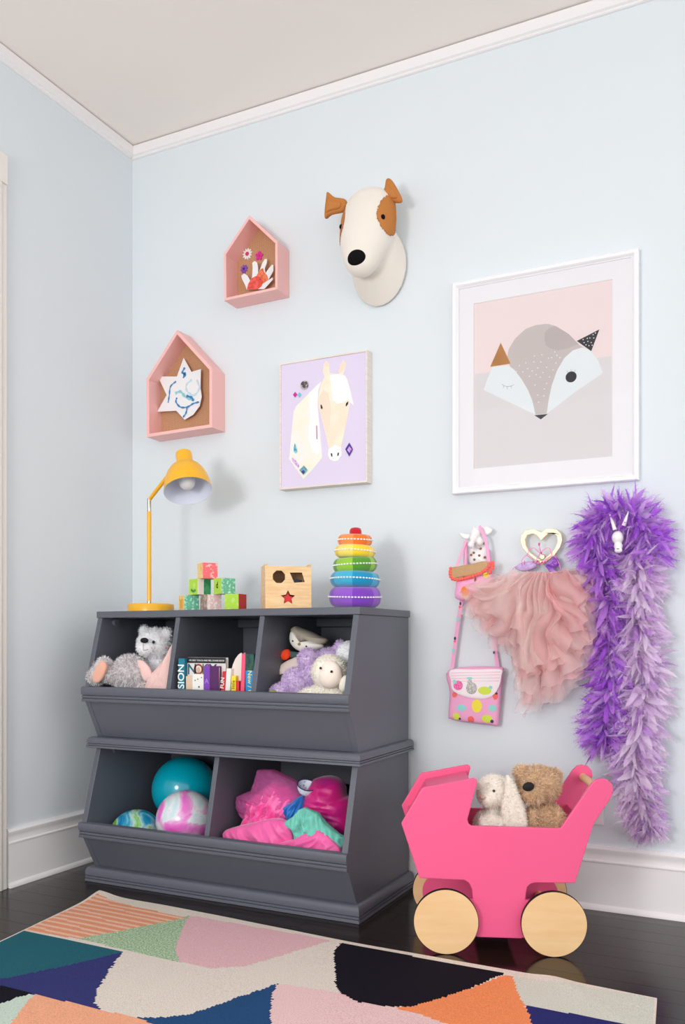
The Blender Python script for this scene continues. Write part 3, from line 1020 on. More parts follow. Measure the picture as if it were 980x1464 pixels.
# ================================================================== FOX PICTURE
fo = thing('fox_picture', 'large white-framed picture of a winking fox face on pink and grey', 'picture', (1.69, -0.015, 1.3425))
m_wf = M('white_frame', (246, 244, 247), rough=0.4, spec=0.4)
m_mat = M('mat_board', (248, 246, 250), rough=0.8)
X0, X1, Z0, Z1 = 1.3886, 1.9903, 1.3425, 2.0558
def mitre(name, a, b, c, d):
    """one frame member: stepped moulding between two mitred corners"""
    prof = [(0.0, -0.0004), (0.0, -0.026), (0.003, -0.029), (0.012, -0.029), (0.0155, -0.026), (0.019, -0.0215), (0.0215, -0.0205), (0.0215, -0.0004)]
    a, b = Vector(a), Vector(b)
    ia, ib = Vector(c), Vector(d)      # inward diagonal at both corners (unit per metre of inset)
    vs = []
    for w, y in prof:
        p = a + ia * w
        q = b + ib * w
        vs += [(p.x, y, p.y), (q.x, y, q.y)]
    k = len(prof)
    fs = [(2 * i, 2 * i + 1, (2 * i + 3) % (2 * k), (2 * i + 2) % (2 * k)) for i in range(k)]
    fs += [tuple(2 * i for i in range(k)), tuple(2 * i + 1 for i in range(k))]
    obj(name, MB().add(vs, fs), m_wf, fo)
mitre('frame_rail', (X0, Z1), (X1, Z1), (1, -1), (-1, -1))
mitre('frame_rail', (X0, Z0), (X1, Z0), (1, 1), (-1, 1))
mitre('frame_stile', (X0, Z0), (X0, Z1), (1, 1), (1, -1))
mitre('frame_stile', (X1, Z0), (X1, Z1), (-1, 1), (-1, -1))
op = [(1.4610, 1.4240), (1.9110, 1.4240), (1.9110, 1.9780), (1.4610, 1.9780)]
full = [(X0 + .02, Z0 + .02), (X1 - .02, Z0 + .02), (X1 - .02, Z1 - .02), (X0 + .02, Z1 - .02)]
obj('mat_board', plate([full, op], -0.0155, -0.0130), m_mat, fo)
m_f1 = M('fox_paper_pink', (247, 229, 230), rough=0.8)
obj('print', MB().box(X0 + .03, X1 - .03, -0.0128, -0.0100, Z0 + .03, Z1 - .03), m_f1, fo)
m_f2 = M('fox_paper_grey', (230, 224, 227), rough=0.8)
m_f3 = M('fox_taupe', (208, 197, 196), rough=0.8)
m_f4 = M('fox_taupe_dark', (196, 184, 185), rough=0.8)
m_f5 = M('fox_white', (238, 243, 246), rough=0.8)
m_f6 = M('fox_gold', (196, 132, 52), rough=0.5, rgb2=(170, 105, 35), nscale=8)
m_f7 = M('fox_black', (34, 31, 42), rough=0.7)
m_f8 = M('fox_line', (150, 150, 158), rough=0.7)
FX = {'grey':[(1.463,1.742),(1.693,1.74),(1.908,1.739),(1.91,1.422),(1.463,1.423)],'dome':[(1.587,1.744),(1.574,1.781),(1.58,1.809),(1.602,1.841),(1.637,1.867),(1.672,1.874),(1.707,1.872),(1.735,1.86),(1.776,1.828),(1.809,1.788),(1.836,1.764),(1.802,1.749),(1.748,1.66),(1.707,1.581),(1.669,1.583),(1.658,1.616),(1.623,1.69)],'lens':[(1.697,1.823),(1.7,1.846),(1.714,1.858),(1.735,1.86),(1.776,1.828),(1.806,1.792),(1.776,1.783),(1.742,1.781),(1.714,1.792),(1.702,1.805)],'cl':[(1.526,1.758),(1.58,1.754),(1.598,1.739),(1.623,1.704),(1.644,1.666),(1.658,1.63),(1.669,1.582),(1.58,1.634),(1.494,1.685),(1.509,1.723)],'cr':[(1.705,1.581),(1.711,1.623),(1.721,1.67),(1.738,1.716),(1.762,1.754),(1.789,1.774),(1.816,1.779),(1.842,1.767),(1.866,1.733),(1.882,1.689),(1.796,1.64)],'el':[(1.553,1.834),(1.586,1.76),(1.517,1.759)],'er':[(1.871,1.828),(1.801,1.802),(1.846,1.763)],'no':[(1.665,1.581),(1.709,1.58),(1.686,1.565)],'ey':(1.783,1.69),'lash':[[(1.557,1.696),(1.566,1.689),(1.577,1.686),(1.589,1.686),(1.598,1.69)],[(1.564,1.689),(1.561,1.682)],[(1.576,1.686),(1.574,1.677)],[(1.587,1.686),(1.59,1.678)],[(1.773,1.705),(1.77,1.712)],[(1.783,1.707),(1.783,1.714)],[(1.793,1.703),(1.796,1.71)]],'dots':[(1.665,1.774),(1.69,1.774),(1.711,1.76),(1.731,1.777),(1.663,1.755),(1.686,1.751),(1.637,1.755),(1.616,1.749),(1.705,1.731),(1.658,1.726),(1.627,1.727),(1.606,1.731),(1.649,1.71),(1.684,1.702),(1.714,1.699),(1.726,1.72),(1.667,1.679),(1.705,1.679),(1.698,1.662),(1.676,1.645),(1.696,1.64),(1.679,1.622),(1.735,1.741),(1.721,1.76),(1.676,1.733),(1.693,1.716),(1.643,1.735),(1.671,1.712),(1.748,1.756),(1.738,1.765)],'ed':[(1.852,1.814),(1.842,1.805),(1.854,1.803),(1.836,1.795),(1.846,1.79),(1.821,1.803),(1.824,1.793),(1.839,1.781),(1.859,1.818),(1.834,1.805),(1.849,1.781),(1.83,1.785)]}
shapes = [(m_f2, FX['grey']), (m_f3, FX['dome']), (m_f4, FX['lens']), (m_f5, FX['cl']), (m_f5, FX['cr']), (m_f6, FX['el']), (m_f7, FX['er']), (m_f7, FX['no']), (m_f7, circle(FX['ey'][0], FX['ey'][1], 0.0175, 28))]
shapes += [(m_f8, stroke(q, 0.0007)) for q in FX['lash']]
shapes += [(m_f5, circle(a, b, 0.0022, 8)) for a, b in FX['dots']]
shapes += [(m_f5, circle(a, b, 0.0019, 8)) for a, b in FX['ed']]
decal('artwork', shapes, -0.0128, fo, dy=-0.00003)
obj('glass', MB().box(X0 + .0216, X1 - .0216, -0.0185, -0.0170, Z0 + .0216, Z1 - .0216), M_glass(), fo)

# ================================================================== HOOKS, BAGS AND DRESS-UP THINGS ON THE WALL
def ribbon(pts, w, th=0.0016, n=6):
    P = [Vector(p) for p in spline(pts, n, closed=False)]
    k = len(P)
    vs, fs = [], []
    for i, p in enumerate(P):
        d = P[min(i + 1, k - 1)] - P[max(i - 1, 0)]
        nn = Vector((-d.z, 0, d.x)).normalized() * w / 2
        for off in (-th / 2, th / 2):
            vs += [tuple(p + nn + Vector((0, off, 0))), tuple(p - nn + Vector((0, off, 0)))]
    for i in range(k - 1):
        a, b = 4 * i, 4 * i + 4
        fs += [(a, a + 1, b + 1, b), (a + 2, b + 2, b + 3, a + 3), (a, b, b + 2, a + 2), (a + 1, a + 3, b + 3, b + 1)]
    fs += [(0, 2, 3, 1), (4 * k - 4, 4 * k - 3, 4 * k - 1, 4 * k - 2)]
    return MB().add(vs, fs)

m_cer = M('white_ceramic', (246, 244, 243), rough=0.3, spec=0.5)
m_spot = M('brown_spot', (140, 100, 62), rough=0.6)
# --- giraffe hook
gc = (630, 740, 10.889)
gi = thing('giraffe_hook', 'white giraffe head wall hook with brown spots, holding the two bags', 'hook', (1.49, -0.02, 1.08))
G = {'h':[(1.477,1.202),(1.472,1.185),(1.466,1.164),(1.49,1.176),(1.472,1.221),(1.49,1.222),(1.481,1.136)],'le':[(1.459,1.201),(1.444,1.203),(1.428,1.208),(1.419,1.206),(1.426,1.194),(1.439,1.186),(1.453,1.186)],'re':[(1.486,1.216),(1.497,1.224),(1.51,1.226),(1.525,1.218),(1.531,1.214),(1.525,1.203),(1.512,1.196),(1.501,1.196),(1.49,1.203)],'nk':[(1.445,1.159),(1.5,1.165),(1.505,1.12),(1.502,1.103),(1.454,1.101),(1.442,1.123)],'sp':[(1.465,1.141),(1.488,1.154),(1.484,1.131),(1.467,1.118),(1.456,1.134),(1.503,1.124),(1.498,1.172)]}
gh = G['h']
gme = blob([((gh[0][0], -0.045, gh[0][1]), (0.017, 0.018, 0.020)), ((gh[1][0], -0.055, gh[1][1]), (0.013, 0.013, 0.017)), ((gh[2][0], -0.062, gh[2][1]), (0.0105, 0.010, 0.012)),
            ((gh[3][0], -0.040, gh[3][1]), (0.013, 0.014, 0.015)), ((gh[0][0] + 0.004, -0.025, gh[0][1] - 0.02), (0.016, 0.022, 0.030))], voxel=0.0022, smooth_it=5)
obj('head', gme, m_cer, gi)
for k in (4, 5):
    q = gh[k]
    obj('horn', MB().tube([(gh[0][0] + (q[0] - gh[0][0]) * .5, -0.045, gh[0][1] + 0.012), (q[0], -0.047, q[1] - 0.002), (q[0], -0.047, q[1] + 0.004)], [0.0035, 0.003, 0.0042], n=12), m_cer, gi, smooth=50)
obj('ear', pillow(G['le'], -0.043, 0.004, 0.004, rings=5, smooth_n=3, edge=0.001), m_cer, gi, smooth=60)
obj('ear', pillow(G['re'], -0.033, 0.004, 0.004, rings=5, smooth_n=3, edge=0.001), m_cer, gi, smooth=60)
nk = obj('neck', pillow(G['nk'], -0.015, 0.012, 0.0144, rings=6, smooth_n=4, edge=0.0005), m_cer, gi, smooth=60)
for a, b in G['sp']:
    obj('spot', MB().prism(circle(a, b, 0.0042, 14), -0.0295, -0.0245, 'y'), m_spot, nk)

# --- gold flap purse
pu = thing('small_purse', 'little pink purse with gold flap and coral pom-pom trim hanging from the giraffe hook', 'bag', (1.45, -0.04, 0.98))
PU = {'body':[(1.405,0.993),(1.408,1.027),(1.412,1.047),(1.445,1.054),(1.49,1.062),(1.527,1.066),(1.531,1.049),(1.52,1.016),(1.509,0.986),(1.468,0.981),(1.43,0.981)],'flap':[(1.397,1.09),(1.427,1.095),(1.471,1.101),(1.504,1.107),(1.521,1.107),(1.523,1.094),(1.513,1.076),(1.493,1.069),(1.46,1.062),(1.427,1.058),(1.402,1.056),(1.396,1.07)],'poms':[(1.394,1.087),(1.392,1.077),(1.392,1.067),(1.394,1.058),(1.4,1.05),(1.409,1.047),(1.418,1.046),(1.428,1.047),(1.437,1.049),(1.447,1.05),(1.456,1.053),(1.465,1.055),(1.475,1.057),(1.485,1.061),(1.494,1.064),(1.503,1.067),(1.511,1.072),(1.519,1.076),(1.525,1.083),(1.532,1.091),(1.537,1.1),(1.545,1.102),(1.546,1.093),(1.544,1.083),(1.538,1.075),(1.534,1.068)],'sl':[(1.415,-0.055,1.097),(1.431,-0.055,1.137),(1.449,-0.055,1.182)],'sl2':[(1.446,-0.05,1.183),(1.444,-0.05,1.137),(1.443,-0.05,1.099)],'sr':[(1.491,-0.05,1.227),(1.501,-0.05,1.205),(1.511,-0.05,1.183),(1.519,-0.05,1.142),(1.522,-0.05,1.106)],'dots':[(1.446,1.012),(1.447,0.992),(1.516,1.062),(1.48,1.049),(1.412,0.991),(1.493,1.018),(1.466,1.055)]}
m_pk = M('pink_canvas', (248, 176, 214), rough=0.8)
m_gold = M('gold_glitter', (176, 136, 92), rough=0.6, metal=0.2, rgb2=(204, 166, 122), nscale=700)
m_coral = M('coral_pompom', (255, 112, 98), rough=0.95)
body = obj('body', pillow(PU['body'], -0.042, 0.018, 0.016, rings=8, smooth_n=4, edge=0.002), m_pk, pu, smooth=60)
obj('flap', pillow(PU['flap'], -0.062, 0.002, 0.002, rings=6, smooth_n=4, edge=0.002), m_gold, pu, smooth=60)
mb_p = None
for a, b in PU['poms']:
    a, b = lerp(1.452, a, 0.955), lerp(1.104, b, 0.93)
    obj('pom_pom', MB().ell((a, -0.0635, b), 0.0060, n=10, m=7), m_coral, pu, smooth=60)
obj('strap', ribbon(PU['sl'], 0.008), m_pk, pu)
obj('strap', ribbon(PU['sl2'], 0.006), m_pk, pu)
obj('strap', ribbon(PU['sr'], 0.0105), m_pk, pu)
m_lem = M('lemon_print', (246, 226, 70), rough=0.7)
m_org = M('orange_fruit_print', (250, 132, 40), rough=0.7)
m_tea = M('aqua_print', (150, 220, 216), rough=0.7)
m_nvy = M('navy_print', (52, 58, 92), rough=0.7)
m_cor2 = M('coral_fruit_print', (250, 110, 100), rough=0.7)
d = PU['dots']
decal_on('printed_fruit', body.data, [(m_org, circle(d[0][0], d[0][1], 0.0145, 18, 0.0165)), (m_lem, circle(d[1][0], d[1][1], 0.013, 14, 0.006)), (m_lem, circle(d[2][0], d[2][1], 0.010, 14)),
                      (m_spot, circle(d[3][0], d[3][1], 0.004, 10, 0.007)), (m_tea, circle(d[5][0], d[5][1], 0.008, 12))], body)

# --- fruit cross-body bag
fb = thing('fruit_bag', 'pink cross-body bag with fruit print and white flap hanging on a long strap', 'bag', (1.47, -0.03, 0.57))
FB = {'body':[(1.381,0.749),(1.551,0.761),(1.564,0.739),(1.56,0.679),(1.553,0.601),(1.547,0.568),(1.522,0.569),(1.435,0.575),(1.385,0.583),(1.378,0.594),(1.383,0.674)],'flap':[(1.392,0.749),(1.474,0.752),(1.562,0.754),(1.566,0.734),(1.557,0.695),(1.533,0.665),(1.496,0.655),(1.441,0.661),(1.4,0.681),(1.393,0.713)],'s1':[(1.437,-0.028,1.18),(1.434,-0.028,1.083),(1.423,-0.028,0.988),(1.409,-0.028,0.898),(1.389,-0.028,0.754)],'s2':[(1.513,-0.02,1.149),(1.525,-0.02,1.017),(1.532,-0.02,0.86),(1.545,-0.02,0.759)],'fr':[(1.419,0.698),(1.466,0.694),(1.511,0.683),(1.482,0.631),(1.429,0.623),(1.545,0.625),(1.402,0.59),(1.516,0.59),(1.461,0.585),(1.552,0.668),(1.399,0.666),(1.439,0.655)],'lf':[(1.407,0.71),(1.459,0.723),(1.531,0.694),(1.414,0.582),(1.533,0.582),(1.548,0.674)],'st':[[(1.393,0.739),(1.564,0.745)],[(1.394,0.73),(1.564,0.736)],[(1.394,0.72),(1.562,0.726)],[(1.395,0.711),(1.559,0.716)]],'seg':[(1.419,0.972),(1.417,0.961),(1.412,0.919),(1.4,0.855),(1.399,0.845),(1.394,0.813),(1.39,0.776),(1.538,0.808),(1.541,0.788)]}
m_pk2 = M('pink_print_canvas', (244, 172, 210), rough=0.75)
bb = obj('body', pillow(FB['body'], -0.030, 0.016, 0.018, rings=8, smooth_n=4, edge=0.003, power=0.3), m_pk2, fb, smooth=60)
m_wfl = M('white_quilted', (250, 238, 242), rough=0.7)
fl = obj('flap', pillow(FB['flap'], -0.050, 0.003, 0.003, rings=6, smooth_n=4, edge=0.0015, power=0.3), m_wfl, fb, smooth=60)
obj('strap', ribbon(FB['s1'], 0.013), m_pk2, fb)
obj('strap', ribbon(FB['s2'], 0.012), m_pk2, fb)
m_slv = M('silver_glitter', (200, 196, 192), rough=0.4, metal=0.5, rgb2=(120, 118, 116), nscale=500)
m_ras = M('raspberry_print', (236, 60, 150), rough=0.7, rgb2=(250, 150, 200), nscale=260)
m_lime = M('lime_print', (214, 232, 80), rough=0.7)
F = FB['fr']
yb = -0.0565
decal_on('printed_fruit', fl.data, [(m_ras, circle(F[0][0], F[0][1], 0.0165, 18)), (m_slv, circle(F[1][0], F[1][1] - .004, 0.019, 18, 0.020)), (m_slv, circle(F[1][0] - .006, F[1][1] + .014, 0.0085, 14, 0.014)),
                     (m_lime, circle(F[2][0], F[2][1], 0.0225, 18, 0.0135)), (m_tea, circle(FB['lf'][0][0], FB['lf'][0][1], 0.007, 10)), (m_tea, circle(FB['lf'][1][0], FB['lf'][1][1], 0.011, 10, 0.004)),
                     (m_tea, circle(FB['lf'][2][0], FB['lf'][2][1], 0.006, 10))] + [(m_pk, stroke(q, 0.0008)) for q in []], fl)
decal('flap_stripes', [(m_pk, stroke(q, 0.0008)) for q in FB['st']], -0.0545, fl, dy=-0.00005)
decal_on('printed_fruit', bb.data, [(m_lem, circle(F[3][0], F[3][1], 0.0175, 16, 0.022)), (m_tea, circle(F[4][0], F[4][1], 0.0165, 16, 0.011)), (m_tea, circle(F[5][0] - .010, F[5][1], 0.013, 16, 0.011)),
                      (m_lime, circle(F[6][0] + .008, F[6][1] + .004, 0.0115, 16, 0.012)), (m_lime, circle(F[7][0], F[7][1], 0.0185, 16, 0.013)), (m_cor2, circle(F[8][0], F[8][1], 0.0115, 16)),
                      (m_cor2, circle(F[9][0] - .008, F[9][1] - .002, 0.008, 12, 0.013)), (m_nvy, circle(FB['lf'][3][0] + .008, FB['lf'][3][1] + .004, 0.0042, 8)), (m_nvy, circle(FB['lf'][4][0], FB['lf'][4][1], 0.006, 8)),
                      (m_nvy, circle(FB['lf'][5][0], FB['lf'][5][1], 0.004, 8)), (m_cor2, circle(F[10][0] + .005, F[10][1], 0.009, 12))], bb)
S = FB['seg']
decal('strap_print', [(m_nvy, circle(S[0][0], S[0][1], 0.003, 10, 0.006)), (m_cor2, circle(S[1][0], S[1][1], 0.004, 10, 0.004)), (m_tea, circle(S[2][0], S[2][1], 0.005, 10, 0.008)), (m_nvy, circle(S[3][0], S[3][1], 0.004, 10, 0.006)),
                      (m_cor2, circle(S[4][0], S[4][1], 0.004, 10, 0.004)), (m_tea, circle(S[5][0], S[5][1], 0.005, 10, 0.008)), (m_nvy, circle(S[7][0] - .003, S[7][1], 0.003, 10, 0.005))], -0.0300, fb, dy=-0.0001)

# --- heart hook
HT = {'o':[(1.693,1.197),(1.703,1.205),(1.72,1.208),(1.743,1.203),(1.757,1.187),(1.76,1.167),(1.753,1.145),(1.733,1.118),(1.71,1.102),(1.695,1.092),(1.677,1.105),(1.649,1.127),(1.631,1.148),(1.624,1.169),(1.626,1.189),(1.639,1.205),(1.657,1.208),(1.675,1.206),(1.685,1.2)],'i':[(1.694,1.171),(1.703,1.18),(1.715,1.191),(1.731,1.191),(1.742,1.181),(1.744,1.163),(1.736,1.143),(1.718,1.124),(1.698,1.107),(1.693,1.106),(1.675,1.118),(1.652,1.137),(1.642,1.158),(1.64,1.176),(1.648,1.191),(1.662,1.194),(1.675,1.189),(1.685,1.179),(1.689,1.172)]}
ht = thing('heart_hook', 'pale gold heart-shaped wall hook above the pink tutu', 'hook', (1.69, -0.02, 1.10))
m_hw = M('pale_gold', (246, 226, 186), rough=0.35, metal=0.15)
obj('heart', plate([HT['o'], HT['i']], -0.034, -0.020), m_hw, ht, bevel=0.002, seg=2)
obj('peg', MB().tube([(1.692, -0.0003, 1.118), (1.692, -0.0205, 1.118)], 0.007, n=16), m_hw, ht, smooth=40)

# --- wire tiara
ti = thing('toy_tiara', 'pink wire toy tiara with looped points hanging on the heart hook', 'tiara', (1.69, -0.045, 1.07))
TI = [[(1.649,-0.045,1.123),(1.658,-0.045,1.14),(1.671,-0.045,1.146),(1.682,-0.045,1.137),(1.692,-0.045,1.128),(1.709,-0.045,1.121)],[(1.679,-0.045,1.107),(1.691,-0.045,1.128),(1.705,-0.045,1.14),(1.719,-0.045,1.143),(1.726,-0.045,1.132),(1.728,-0.045,1.116)],[(1.633,-0.045,1.09),(1.631,-0.045,1.104),(1.638,-0.045,1.116),(1.648,-0.045,1.122),(1.66,-0.045,1.114),(1.674,-0.045,1.102)],[(1.686,-0.045,1.091),(1.709,-0.045,1.108),(1.734,-0.045,1.117),(1.748,-0.045,1.101),(1.756,-0.045,1.079),(1.759,-0.045,1.056)],[(1.699,-0.045,1.091),(1.714,-0.045,1.11),(1.726,-0.045,1.117)],[(1.602,-0.045,1.079),(1.609,-0.045,1.087),(1.62,-0.045,1.086)],[(1.64,-0.045,1.093),(1.641,-0.045,1.107)],[(1.688,-0.045,1.155),(1.691,-0.045,1.141),(1.694,-0.045,1.129)]]
m_pw = M('pink_wire', (214, 92, 168), rough=0.35, metal=0.4)
for q in TI:
    obj('wire_loop', MB().tube(spline(q, 6, closed=False), 0.0011, n=6), m_pw, ti, smooth=60)
m_gem = M('pink_gem', (224, 60, 150), rough=0.15, spec=0.7)
gem = [(1.688,-0.046,1.157),(1.695,-0.046,1.129),(1.679,-0.046,1.098),(1.689,-0.046,1.094),(1.698,-0.046,1.098),(1.671,-0.046,1.102),(1.683,-0.046,1.103),(1.707,-0.046,1.1)]
for i, g in enumerate(gem):
    obj('gem', MB().ell(g, (0.0032, 0.0032, 0.0052 if i == 0 else 0.0034), n=10, m=8), m_gem, ti, smooth=25)
# --- purple satin bow
bw = thing('satin_bow', 'purple satin bow tucked behind the tiara on the heart hook', 'bow', (1.72, -0.035, 1.05))
m_sat = M('purple_satin', (140, 70, 190), rough=0.3, sheen=0.3, rgb2=(186, 140, 220), nscale=40)
BW = [[(1.707,1.091),(1.72,1.103),(1.735,1.115),(1.746,1.11),(1.75,1.092),(1.74,1.08),(1.72,1.086)],[(1.705,1.089),(1.725,1.084),(1.745,1.067),(1.751,1.057),(1.757,1.039),(1.735,1.042),(1.72,1.068)],[(1.679,1.092),(1.664,1.103),(1.644,1.104),(1.62,1.097),(1.608,1.082),(1.639,1.073),(1.669,1.08)]]
for i, q in enumerate(BW):
    obj('loop', pillow(q, -0.034, 0.006, 0.010, rings=6, smooth_n=4, fold=0.004, fscale=60, seed=i), m_sat if i < 2 else M('lilac_satin', (200, 176, 226), rough=0.35), bw, smooth=60)

# --- tutu
tu = thing('tulle_tutu', 'fluffy pale pink tulle tutu sprinkled with silver glitter, hanging below the heart hook', 'tutu', (1.70, -0.07, 0.62))
TB = [(1.455,1.021),(1.448,0.977),(1.473,0.927),(1.519,0.877),(1.574,0.829),(1.621,0.809),(1.628,0.761),(1.643,0.699),(1.658,0.635),(1.691,0.648),(1.734,0.666),(1.776,0.683),(1.822,0.731),(1.845,0.792),(1.868,0.83),(1.87,0.904),(1.868,0.969),(1.863,1.01),(1.827,1.035),(1.785,1.045)]
m_tu = [M_sheer('pink_tulle', (255, 232, 229), 0.50, rgb2=(255, 220, 218), nscale=18), M_sheer('pink_tulle_deep', (255, 209, 209), 0.52), M_sheer('pink_tulle_light', (255, 234, 232), 0.28)]
TOP = [(1.655, 1.066), (1.755, 1.062)]
def ruffle(curve, y0, depth, pleats, amp, seed, shrink=1.0, nu=240, nv=26, u0=0.0, u1=1.0, jag=0.012, top=TOP):
    C = spline(curve, 10, closed=False)
    k = len(C) - 1
    vs, fs = [], []
    for i in range(nu + 1):
        u = i / nu
        uu = u0 + (u1 - u0) * u
        f = uu * k
        a = int(min(f, k - 1))
        bx = lerp(C[a][0], C[a + 1][0], f - a)
        bz = lerp(C[a][1], C[a + 1][1], f - a)
        tx = lerp(top[0][0], top[1][0], uu)
        tz = lerp(top[0][1], top[1][1], uu) + 0.004 * sin(u * 40 + seed)
        jg = 1 + jag * noise.noise(Vector((u * 60, seed, 0))) * 4
        for j in range(nv + 1):
            v = j / nv
            s = shrink * v * jg
            x = lerp(tx, bx, s)
            z = lerp(tz, bz, s) + 0.03 * sin(pi * v) * (1 - abs(2 * u - 1)) * 0.3
            ph = pleats * 2 * pi * u + 5.5 * noise.noise(Vector((u * 4, v * 1.8, seed)))
            y = y0 - depth * sin(pi * min(v, 0.55) / 1.1) ** 0.8 * (0.45 + 0.55 * sin(pi * u)) + amp * (0.12 + v ** 0.8) * sin(ph)
            w = Vector((x * 16, z * 16, seed))
            y += 0.022 * v * noise.noise(w)
            x += 0.012 * v * cos(ph) + 0.022 * v * noise.noise(w + Vector((5, 0, 0))) + 0.05 * sin(pi * v) * noise.noise(Vector((u * 5, v * 2, seed * 2)))
            z += 0.02 * v * noise.noise(w + Vector((0, 7, 0))) + 0.05 * sin(pi * v) * noise.noise(Vector((u * 5 + 8, v * 2, seed * 2)))
            vs.append((x, min(y, -0.004), z))
    for i in range(nu):
        for j in range(nv):
            a = i * (nv + 1) + j
            fs.append((a, a + 1, a + nv + 2, a + nv + 1))
    return MB().add(vs, fs)
tl_mesh = []
for i, (sh, y0, dp, pl, am, mt, a, b) in enumerate([
        (1.00, -0.030, 0.050, 17, 0.016, 0, 0, 1), (0.97, -0.045, 0.060, 13, 0.018, 1, 0.02, 0.98), (0.90, -0.055, 0.075, 11, 0.020, 0, 0.0, 1.0), (1.05, -0.050, 0.065, 19, 0.014, 2, 0.0, 1.0),
        (0.80, -0.070, 0.080, 9, 0.020, 1, 0.28, 0.95), (0.72, -0.075, 0.085, 8, 0.022, 0, 0.0, 0.62)]):
    mb = ruffle(TB, y0, dp, pl, am, i * 3.1 + 1, sh, u0=a, u1=b)
    o = obj('tulle_layer', mb, m_tu[mt], tu, smooth=80)
    tl_mesh.append(o.data)
obj('waistband', ribbon([(1.650, -0.045, 1.060), (1.705, -0.066, 1.052), (1.760, -0.045, 1.058)], 0.022, 0.006), M('pink_satin_band', (246, 186, 190), rough=0.5), tu)
m_glt = M('silver_flake', (235, 235, 238), rough=0.25, metal=0.8)
m_glt2 = M('dark_flake', (120, 112, 118), rough=0.3, metal=0.8)
mb = MB()
rg = random.Random(5)
for me in (tl_mesh[0], tl_mesh[3]):
    for k in range(260):
        v = me.vertices[rg.randrange(len(me.vertices))].co
        if v.z > 0.98 or (v.x > 1.6 and v.z > 0.9):
            continue
        mb.ell(v + Vector((0, -0.002, 0)), 0.0011, n=5, m=3, mi=rg.randrange(2))
o = obj('glitter', mb, [m_glt, m_glt2], tu, kind='stuff')

# --- unicorn-like horned hook
go = thing('horned_hook', 'small white animal head wall hook with two horns among the purple feathers', 'hook', (1.93, -0.02, 1.15))
GO = {'hd':[(1.942,-0.116,1.158),(1.944,-0.116,1.132),(1.945,-0.116,1.119),(1.935,-0.116,1.148)],'h1':[(1.936,-0.128,1.18),(1.929,-0.128,1.203),(1.921,-0.128,1.227)],'h2':[(1.961,-0.128,1.191),(1.968,-0.128,1.211),(1.975,-0.128,1.232)]}
hh = GO['hd']
obj('head', blob([(hh[0], (0.017, 0.016, 0.020)), (hh[1], (0.013, 0.014, 0.014)), ((hh[2][0], hh[2][1] - .004, hh[2][2]), (0.012, 0.011, 0.009)), ((hh[0][0], -0.085, hh[0][2]), (0.013, 0.045, 0.017))], voxel=0.0022, smooth_it=4), m_cer, go)
obj('horn', MB().tube(GO['h1'], [0.0062, 0.0045, 0.0012], n=12), m_cer, go, smooth=60)
obj('horn', MB().tube(GO['h2'], [0.0062, 0.0045, 0.0012], n=12), m_cer, go, smooth=60)
obj('stem', MB().tube([(hh[0][0], -0.0004, hh[0][2]), (hh[0][0], -0.05, hh[0][2])], 0.010, n=14), m_cer, go, smooth=60)
obj('mouth', MB().ell((hh[2][0], hh[2][1] - 0.0155, hh[2][2] + 0.003), (0.004, 0.0012, 0.0012), n=10, m=6), m_ink, go)

